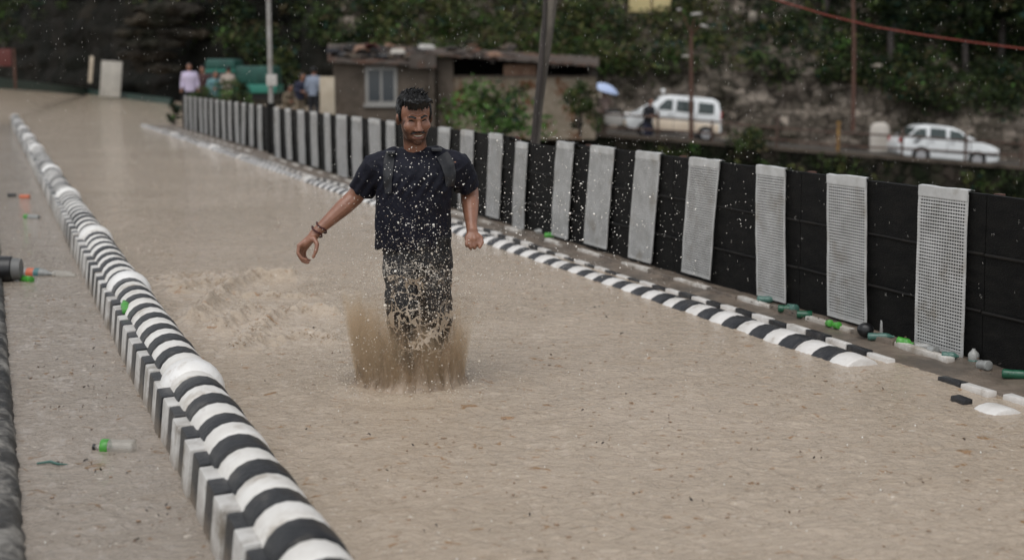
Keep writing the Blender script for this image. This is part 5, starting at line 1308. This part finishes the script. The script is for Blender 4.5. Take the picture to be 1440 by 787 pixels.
# the dense body of the burst: muddy water too finely broken to show single drops
def burst():
    nt_, nz_ = 64, 16; Pm = np.zeros((nz_, nt_+1, 3)); zt = .50
    for i in range(nz_):
        z = -.02+(zt+.02)*i/(nz_-1)
        for j in range(nt_+1):
            a = 2*math.pi*j/nt_; r = (.262+.085*(z/zt))*(1+.06*noise.noise(V((math.cos(a)*2, math.sin(a)*2, z*3)))); Pm[i, j] = (man0.x+math.cos(a)*r*1.04, man0.y+math.sin(a)*r*.9, z)
    me = grid_mesh('burst_body', Pm); bm = bmesh.new(); bm.from_mesh(me); bmesh.ops.remove_doubles(bm, verts=bm.verts, dist=1e-5); bmesh.ops.holes_fill(bm, edges=[e for e in bm.edges if e.is_boundary], sides=0); bmesh.ops.recalc_face_normals(bm, faces=bm.faces); bm.to_mesh(me); bm.free()
    m_ = bpy.data.materials.new('broken_muddy_water'); m_.use_nodes = True; nt = m_.node_tree; L = nt.links.new
    nt.nodes.remove(nt.nodes['Principled BSDF']); pv = nt.nodes.new('ShaderNodeVolumePrincipled'); L(pv.outputs[0], nt.nodes['Material Output'].inputs['Volume'])
    pv.inputs['Color'].default_value = (.76, .61, .44, 1); pv.inputs['Anisotropy'].default_value = .1
    g = nt.nodes.new('ShaderNodeNewGeometry'); sp = nt.nodes.new('ShaderNodeSeparateXYZ'); L(g.outputs['Position'], sp.inputs[0])
    def mth(op, a, b=None, c=None):
        n = nt.nodes.new('ShaderNodeMath'); n.operation = op
        for k, v in enumerate((a, b, c)):
            if v is None: continue
            if isinstance(v, (int, float)): n.inputs[k].default_value = v
            else: L(v, n.inputs[k])
        return n.outputs[0]
    def ss(v, a, b, t0=0., t1=1.):
        r = nt.nodes.new('ShaderNodeMapRange'); r.interpolation_type = 'SMOOTHSTEP'; r.inputs['From Min'].default_value = a; r.inputs['From Max'].default_value = b; r.inputs['To Min'].default_value = t0; r.inputs['To Max'].default_value = t1; L(v, r.inputs['Value']); return r.outputs[0]
    dx = mth('DIVIDE', mth('SUBTRACT', sp.outputs['X'], man0.x), 1.04); dy = mth('DIVIDE', mth('SUBTRACT', sp.outputs['Y'], man0.y), .9)
    rad = mth('SQRT', mth('ADD', mth('MULTIPLY', dx, dx), mth('MULTIPLY', dy, dy)))
    rel = mth('SUBTRACT', rad, mth('MULTIPLY', sp.outputs['Z'], .17))      # the wall flares outward with height
    def nz(sc, st, dt):
        mp_n = nt.nodes.new('ShaderNodeMapping'); mp_n.inputs['Scale'].default_value = st; L(g.outputs['Position'], mp_n.inputs['Vector'])
        n = nt.nodes.new('ShaderNodeTexNoise'); n.inputs['Scale'].default_value = sc; n.inputs['Detail'].default_value = dt; n.inputs['Roughness'].default_value = .6; L(mp_n.outputs[0], n.inputs['Vector']); return n.outputs['Fac']
    wall = mth('MULTIPLY', ss(rel, .13, .20), ss(rel, .262, .225))
    streak = ss(nz(13, (1, 1, .28), 4), .36, .62, .12, 1.0)
    lump = nz(5, (1, 1, .15), 3)
    hgt = mth('MULTIPLY_ADD', lump, .95, -.15)                            # height of the wall varies round the ring
    fade = ss(mth('SUBTRACT', hgt, sp.outputs['Z']), -.10, .26)
    low = ss(sp.outputs['Z'], .16, .0, 0, .7)
    d = mth('MULTIPLY', mth('MULTIPLY', mth('ADD', wall, mth('MULTIPLY', low, ss(rel, .262, .2))), mth('MULTIPLY', streak, fade)), 56.0)
    L(d, pv.inputs['Density'])
    link('burst_body', me, m_, spl, 180)
burst()
# droplets, one cloud of uncountable drops
def drops(name, pts, rads, mt, elong=None):
    base = bmesh.new(); bmesh.ops.create_icosphere(base, subdivisions=1, radius=1); bv = np.array([v.co[:] for v in base.verts]); bf = np.array([[v.index for v in f.verts] for f in base.faces]); base.free()
    pts = np.asarray(pts); rads = np.asarray(rads); n = len(pts); e = np.ones((n, 3)) if elong is None else np.asarray(elong)
    vv = pts[:, None, :] + bv[None]*rads[:, None, None]*e[:, None, :]*(1+.15*rng.normal(size=(n, len(bv), 1)))
    ff = bf[None] + (np.arange(n)*len(bv))[:, None, None]
    me = np_mesh(name, vv.reshape(-1, 3), ff.reshape(-1, 3)); return link(name, me, mt, None, 180)
P1, R1 = [], []
def add(p, r): P1.append(p[:]); R1.append(r)
g = random.gauss
for i in range(560):                                   # over the shirt and trousers
    px = g(583, 30); py = random.uniform(205, 430); 
    if random.random() < .35: py = g(345, 38)
    add(at(px, py, YM-.16-random.random()*.35), max(.0009, random.lognormvariate(math.log(.0017), .45)))
for i in range(900):                                   # to the right, over the black fence
    px = g(760, 95); py = g(300, 55)
    if px < 640 or py < 165 or py > 420: continue
    add(at(px, py, random.uniform(6.6, 8.6)), max(.0009, random.lognormvariate(math.log(.0020), .45)))
for i in range(520):
    add(at(random.uniform(640, 990), random.uniform(190, 400), random.uniform(6.5, 8.8)), max(.0008, random.lognormvariate(math.log(.0016), .4)))
for i in range(40): add(at(random.uniform(990, 1060), random.uniform(215, 330), random.uniform(6, 8)), random.uniform(.0012, .003))
for i in range(260): add(at(g(500, 34), g(300, 70), random.uniform(6.6, 7.6)), random.uniform(.0008, .0022))
tag(drops('spray_droplets', P1, R1, 'drop_white'), 'white droplets thrown over the man and the black fence', 'droplets', kind='stuff')
def tiny(name, pts, rads, mt):
    o8 = np.array([(1,0,0),(-1,0,0),(0,1,0),(0,-1,0),(0,0,1),(0,0,-1)], float); f8 = np.array([(0,2,4),(2,1,4),(1,3,4),(3,0,4),(2,0,5),(1,2,5),(3,1,5),(0,3,5)])
    pts = np.asarray(pts); n = len(pts); vv = pts[:, None, :] + o8[None]*np.asarray(rads)[:, None, None]; ff = f8[None] + (np.arange(n)*6)[:, None, None]
    return link(name, np_mesh(name, vv.reshape(-1, 3), ff.reshape(-1, 3)), mt, None, 180)
mp_, mr_ = [], []
while len(mp_) < 45000:                                # fine mist that makes the body of the burst
    a = random.uniform(0, 2*math.pi); ca, sa = math.cos(a), math.sin(a)
    hcol = .27 + .28*(.5+noise.noise(V((ca*1.8, sa*1.8, 4.0)))) + .16*noise.noise(V((ca*6, sa*6, 2))) + .05*noise.noise(V((ca*13, sa*13, 8)))
    z = random.random()**1.5*max(.08, hcol)*1.15
    if random.random() < .18: z = abs(g(.05, .28))
    den = .55+.7*max(0, .5+noise.noise(V((ca*5, sa*5, z*5))))
    if random.random() > den: continue
    r = .212*(1+.24*(z/.4)**1.4) + g(0, .010+.07*z) + .10*math.exp(-z/.03)*random.random()
    if random.random() < .22: r *= random.random()**.5
    mp_.append((man0.x+ca*r*1.06, man0.y+sa*r*.9, z)); mr_.append(random.uniform(.0005, .0013)*(1 if random.random() < .95 else 1.8))
tag(tiny('splash_mist', mp_, mr_, 'mist_brown'), 'fine brown mist forming the body of the splash', 'mist', kind='stuff')
mp_, mr_ = [], []
for i in range(15000):                                  # thin pale spray drifting wider and higher
    px, py = g(578, 66), g(432, 64)
    if py > 545: continue
    mp_.append(at(px, py, YM+g(-.05, .18))[:]); mr_.append(random.uniform(.0005, .0010))
for pts, am in CRESTS:                                 # broken foam along the churned crests
    for q0, q1 in zip(pts, pts[1:]):
        for i in range(int(380*(q1-q0).length)):
            q = q0.lerp(q1, random.random()); d = abs(g(0, .035)); k = noise.noise(V((q.x*9, q.y*9, 7)))
            if k < -.25: continue
            mp_.append((q.x+g(0, .03), q.y+g(0, .05), am*math.exp(-d/.05)*(.6+k)+random.uniform(-.004, .014))); mr_.append(random.uniform(.0015, .0052))
for o_ in (1,):
    fp_, fr_ = [], []
    for pts, am in CRESTS:
        for q0, q1 in zip(pts, pts[1:]):
            for i in range(int(170*(q1-q0).length)):
                q = q0.lerp(q1, random.random()); k = noise.noise(V((q.x*7, q.y*7, 17)))
                if k < -.05: continue
                fp_.append((q.x+g(0, .03), q.y-.05+g(0, .035), am*.45*(.5+k)+random.uniform(.0, .018))); fr_.append(random.uniform(.002, .006))
    tag(tiny('wave_flecks', fp_, fr_, 'wave_brown'), 'brown broken flecks on the churned wave crests left of the man', 'foam', kind='stuff')
tag(tiny('fine_spray', mp_, mr_, 'foam_tan'), 'fine tan spray and foam flecks around the splash and churned waves', 'spray', kind='stuff')
P1, R1 = [], []
for i in range(1500):                                  # dense muddy spray round the crown
    a = random.uniform(0, 2*math.pi); z = abs(g(.16, .20)); r = .22+abs(g(0, .09+.22*z))
    add(V((man0.x+math.cos(a)*r*1.05, man0.y+math.sin(a)*r, z)), max(.0007, random.lognormvariate(math.log(.0017), .5)))
for i in range(1100):
    px = g(585, 42); py = g(400, 44); add(at(px, py, YM-.14-random.random()*.25), max(.0007, random.lognormvariate(math.log(.0018), .5)))
for i in range(330):                                   # strings of beads torn off the crown
    a = random.uniform(0, 2*math.pi); r0 = random.uniform(.17, .25); out = random.uniform(.02, .20)*(1 if random.random() < .8 else 2.4); hh_ = random.uniform(.22, .60); t = random.uniform(.35, .6)
    while t < 1:
        add(V((man0.x+math.cos(a)*(r0+out*t)+g(0, .004), man0.y+math.sin(a)*(r0*.85+out*t), hh_*(1.25*t-.25*t*t)+g(0, .004))), random.uniform(.0009, .0026)*(1.2-.5*t)); t += random.uniform(.015, .07)
for i in range(350):
    a = random.uniform(0, 2*math.pi); r = random.uniform(.22, .6); add(V((man0.x+math.cos(a)*r, man0.y+math.sin(a)*r, random.uniform(.0, .07))), random.uniform(.0012, .004))
for i in range(420):                                   # tossed drops over the churned water
    pts, am = random.choice(CRESTS); q0, q1 = random.choice(list(zip(pts, pts[1:]))); q = q0.lerp(q1, random.random())
    add(V((q.x+g(0, .05), q.y+g(0, .07), am*.6+abs(g(.01, .03)))), random.uniform(.001, .0035))
tag(drops('muddy_spray', P1, R1, 'foam'), 'muddy spray flying around the splash and the churned waves', 'spray', kind='stuff')
# rain-pocked surface: little brown crowns and bits of floating litter
P1, R1, E1 = [], [], []
for i in range(1500):
    s_ = 3.6*(26/3.6)**random.random(); u_ = random.uniform(.08, 4.15)
    if .58 < u_ < 1.0: continue
    q = SU(s_, u_, .004); add(q, random.uniform(.0012, .0052)*random.uniform(.6, 1)); k = random.uniform(.5, 1.5); E1.append((random.uniform(.8, 3.2), random.uniform(.6, 1.6), k*.8))
tag(drops('rain_splashes', P1, R1, 'drop_brown', E1), 'tiny brown splashes of rain on the flood water', 'splashes', kind='stuff')
P1, R1, E1 = [], [], []
for i in range(380):
    s_ = 3.6*(20/3.6)**random.random(); u_ = random.uniform(.08, 4.15)
    if .58 < u_ < 1.0: continue
    add(SU(s_, u_, .006), random.uniform(.0010, .0028)); E1.append((random.uniform(.7, 1.4), random.uniform(.7, 1.4), random.uniform(.8, 2.6)))
tag(drops('rain_droplets', P1, R1, 'drop_white', E1), 'clear droplets bouncing off the flood water', 'droplets', kind='stuff')
cs = [SU(4*(30/4)**random.random(), random.choice([random.uniform(.1, .56), random.uniform(1.1, 4.1)]), .006) for i in range(240)]
cs += [SU(random.uniform(4.6, 16), random.uniform(4.6, 4.9), .05) for i in range(110)]
me = leaf_mesh('floating_litter', cs, [.03]*len(cs), 2, .008, (1, 1, 1, 1, 1, .2, .2), .05)
me.materials.clear(); me.materials.append(M['leaf_litter']); me.materials.append(M['dark_bark']); me.polygons.foreach_set('material_index', rng.integers(0, 2, len(me.polygons)).astype(np.int32))
tag(link('floating_litter', me, [], smooth=0), 'brown leaf scraps floating on the flood and along the fence foot', 'litter', kind='stuff')
# falling rain
P1, R1, E1 = [], [], []
for i in range(3400):
    Y = random.uniform(5, 17); px = random.uniform(-20, 1460); py = random.uniform(-10, 420); add(at(px, py, Y), random.uniform(.0003, .0005)); E1.append((1, 1, random.uniform(9, 16)))
tag(drops('falling_rain', P1, R1, 'drop_white', E1), 'fine rain drops falling through the whole scene', 'rain', kind='stuff')

# ------------------------------------------------------------------ bottles and rubbish
def bottle(pos, dirv, L, r, mt, label, cap_m=None, wrap=None, name='plastic_bottle', cat='bottle', grp='plastic bottles washed up in the flood', neck=True):
    rt = empty(name, pos, label, cat, grp); d = V(dirv).normalized(); p = V(pos)
    b = MB(); f = [(0, .55), (.02, .92), (.05, 1), (.30, .97), (.34, .9), (.38, .98), (.62, 1), (.72, .86), (.82, .5), (.88, .32), (.93, .3), (.94, .3)] if neck else [(0, .7), (.03, 1), (.5, .97), (.97, 1), (1, .85)]
    b.tube([p+d*L*(t-.5) for t, k in f], [r*k for t, k in f], 16); b.build('shell', mt, rt, 60)
    if cap_m: b = MB(); b.tube([p+d*L*(t-.5) for t in (.93, .935, .985, .99)], [r*.33, r*.40, r*.40, r*.3], 12); b.build('bottle_cap', cap_m, rt, 50)
    if wrap: b = MB(); b.tube([p+d*L*(t-.5) for t in (wrap[1], wrap[1]+.01, wrap[2]-.01, wrap[2])], [r*.99, r*1.03, r*1.03, r*.99], 16, cap=False); b.build('wrapper', wrap[0], rt, 60)
    return rt
w0 = .012
a_, c_ = gnd(190, 629, w0), gnd(130, 628, w0); bottle((a_+c_)/2, c_-a_, (a_-c_).length, .034, 'clear_plastic', 'clear plastic bottle with bright green wrapper floating left of the striped barrier', 'black_plastic', ('green_plastic', .60, .78))
a_, c_ = gnd(78, 385, w0), gnd(22, 384, w0); bottle((a_+c_)/2, a_-c_, (a_-c_).length, .042, 'pale_plastic', 'plastic bottle with orange and dark wrapper beside the black drum', 'sign_white', ('label_red', .30, .48))
q = (a_+c_)/2; b = MB(); d = (a_-c_).normalized(); L = (a_-c_).length; b.tube([q+d*L*t for t in (-.0, .12)], .0435, 16); o = b.build('dark_band', 'label_blue', None, 60)
for r_ in [x for x in COL.objects if x.get('label', '').startswith('plastic bottle with orange')]: o.data.transform(Matrix.Translation(-r_.location)); o.parent = r_
a_, c_ = gnd(108, 388, w0), gnd(76, 386, w0); bottle((a_+c_)/2, a_-c_, (a_-c_).length, .036, 'clear_plastic', 'clear bottle end to end with the orange wrapped bottle', None, None)
a_, c_ = gnd(44, 394, w0), gnd(31, 392, w0); bottle((a_+c_)/2, c_-a_, (a_-c_).length, .030, 'green_plastic', 'small bright green bottle piece under the orange wrapped bottle', None, None, neck=False)
dq = gnd(8, 395, .0); rt = empty('drum', dq, 'small black drum with grey open end lying at the left edge', 'drum', None); dv = V((1, .12, 0)).normalized()
b = MB(); b.tube([dq+V((0, 0, .09))+dv*t for t in (-.16, -.155, .05, .055)], [.085, .098, .098, .09], 20); b.build('shell', 'black_plastic', rt, 50)
b = MB(); b.tube([dq+V((0, 0, .09))+dv*t for t in (.05, .052, .118, .12)], [.09, .085, .08, .07], 20); b.build('neck', 'rail_grey', rt, 50)
a_, c_ = gnd(55, 306, w0), gnd(34, 305, w0); bottle((a_+c_)/2, c_-a_, (a_-c_).length, .03, 'pale_plastic', 'pale bottle with green wrapper floating far down the left lane', None, ('green_plastic', .7, .95))
a_, c_ = gnd(42, 277, w0), gnd(28, 277, w0); bottle((a_+c_)/2, c_-a_, (a_-c_).length, .03, 'label_red', 'small dull red bottle floating near the top of the left lane', None, None, neck=False)
a_, c_ = gnd(22, 275, w0), gnd(11, 275, w0); bottle((a_+c_)/2, c_-a_, (a_-c_).length, .03, 'black_plastic', 'small black bottle floating near the top left edge', None, None, neck=False)
bottle(SU(8.45, .70, .20), (DX, DY, .25), .17, .026, 'green_plastic', 'green bottle wedged between the striped barrier and its side blocks', 'green_plastic', None)
tw = gnd(62, 651, .008); b = MB(); b.tube([tw+V((-.03, 0, 0)), tw+V((.02, .015, .003)), tw+V((.06, -.01, 0)), tw+V((.10, -.02, .002))], [.004, .006, .005, .002], 6); tag(b.build('plastic_strip', 'teal_plastic', None, 60), 'thin teal plastic strip floating near the dark ledge', 'strip')
G = 'rubbish along the fence foot'
def fb(px, py, dpx, L, r, mt, label, **k):
    r *= .82; L *= .8; q = gnd(px, py, .03); d = V(dpx); p = q + V((0, 0, r*.55)); return bottle(p, d, L, r, mt, label, grp=G, **k)
fb(776, 333, (1, -.4, .1), .17, .035, 'green_plastic', 'bright green bottle at the fence foot right of the man', cap_m='green_plastic')
fb(760, 328, (-1, .3, .15), .17, .034, 'murky_plastic', 'grey clear bottle lying beside the bright green bottle')
fb(1108, 437, (1, -.2, 0), .16, .03, 'dkgreen_plastic', 'dark green bottle under the third mesh strip from the right edge', cap_m='black_plastic')
fb(1078, 424, (1, -.3, 0), .16, .03, 'teal_plastic', 'pale teal bottle by the lower corner of the third mesh strip from the right')
fb(1131, 445, (1, -.2, 0), .12, .03, 'dkgreen_plastic', 'small dark green bottle piece lying between the two green bottles', neck=False)
fb(1114, 437, (.2, -1, .1), .13, .036, 'teal_plastic', 'teal bottle with its open round end facing the road', neck=False)
fb(1166, 457, (0, -1, .2), .07, .026, 'green_plastic', 'left one of two bright green cups below a mesh strip', neck=False, name='plastic_cup', cat='cup')
fb(1177, 460, (.15, -1, .2), .07, .026, 'green_plastic', 'right one of two bright green cups below a mesh strip', neck=False, name='plastic_cup', cat='cup')
bq = gnd(1217, 472, .03)+V((0, 0, .035)); b = MB(); b.ell(bq, (.048, .046, .045), None, 3)
for v in b.bm.verts: v.co += (v.co-bq)*.12*noise.noise(v.co*22)
tag(b.build('black_ball', 'black_plastic', None, 180), 'crumpled black plastic ball at the fence foot beside the standing bottle', 'ball', G)
fb(1243, 466, (0.05, 0, 1), .14, .031, 'murky_plastic', 'scuffed clear bottle standing upside down beside the black ball', neck=False)
fb(1240, 476, (1, -.3, .05), .20, .027, 'teal_plastic', 'teal bottle lying in front of the standing clear bottle')
fb(1273, 485, (.8, -.5, -.1), .12, .032, 'green_plastic', 'bright green bottle lying right of the standing clear bottle', cap_m='green_plastic')
fb(1300, 490, (1, -.3, 0), .13, .024, 'murky_plastic', 'dirty grey bottle half buried in silt under the rightmost mesh strip')
fb(1312, 496, (.4, -1, .1), .07, .030, 'pale_plastic', 'pale grey cup lying under the rightmost mesh strip', neck=False, name='plastic_cup', cat='cup')
fb(1337, 503, (1, -.4, 0), .12, .026, 'teal_plastic', 'dull teal bottle by the right lower corner of the rightmost strip')
fb(1369, 506, (.0, .1, 1), .13, .036, 'murky_plastic', 'murky clear bottle standing against the fence right of the rightmost strip', wrap=('teal_plastic', .02, .36))
fb(1384, 517, (.3, -1, .15), .10, .032, 'pale_plastic', 'pale bottle with dark open mouth at the right end of the fence foot', neck=False)
fb(1432, 530, (1, -.35, 0), .2, .03, 'dkgreen_plastic', 'dark green bottle at the fence foot by the right edge of the photo')
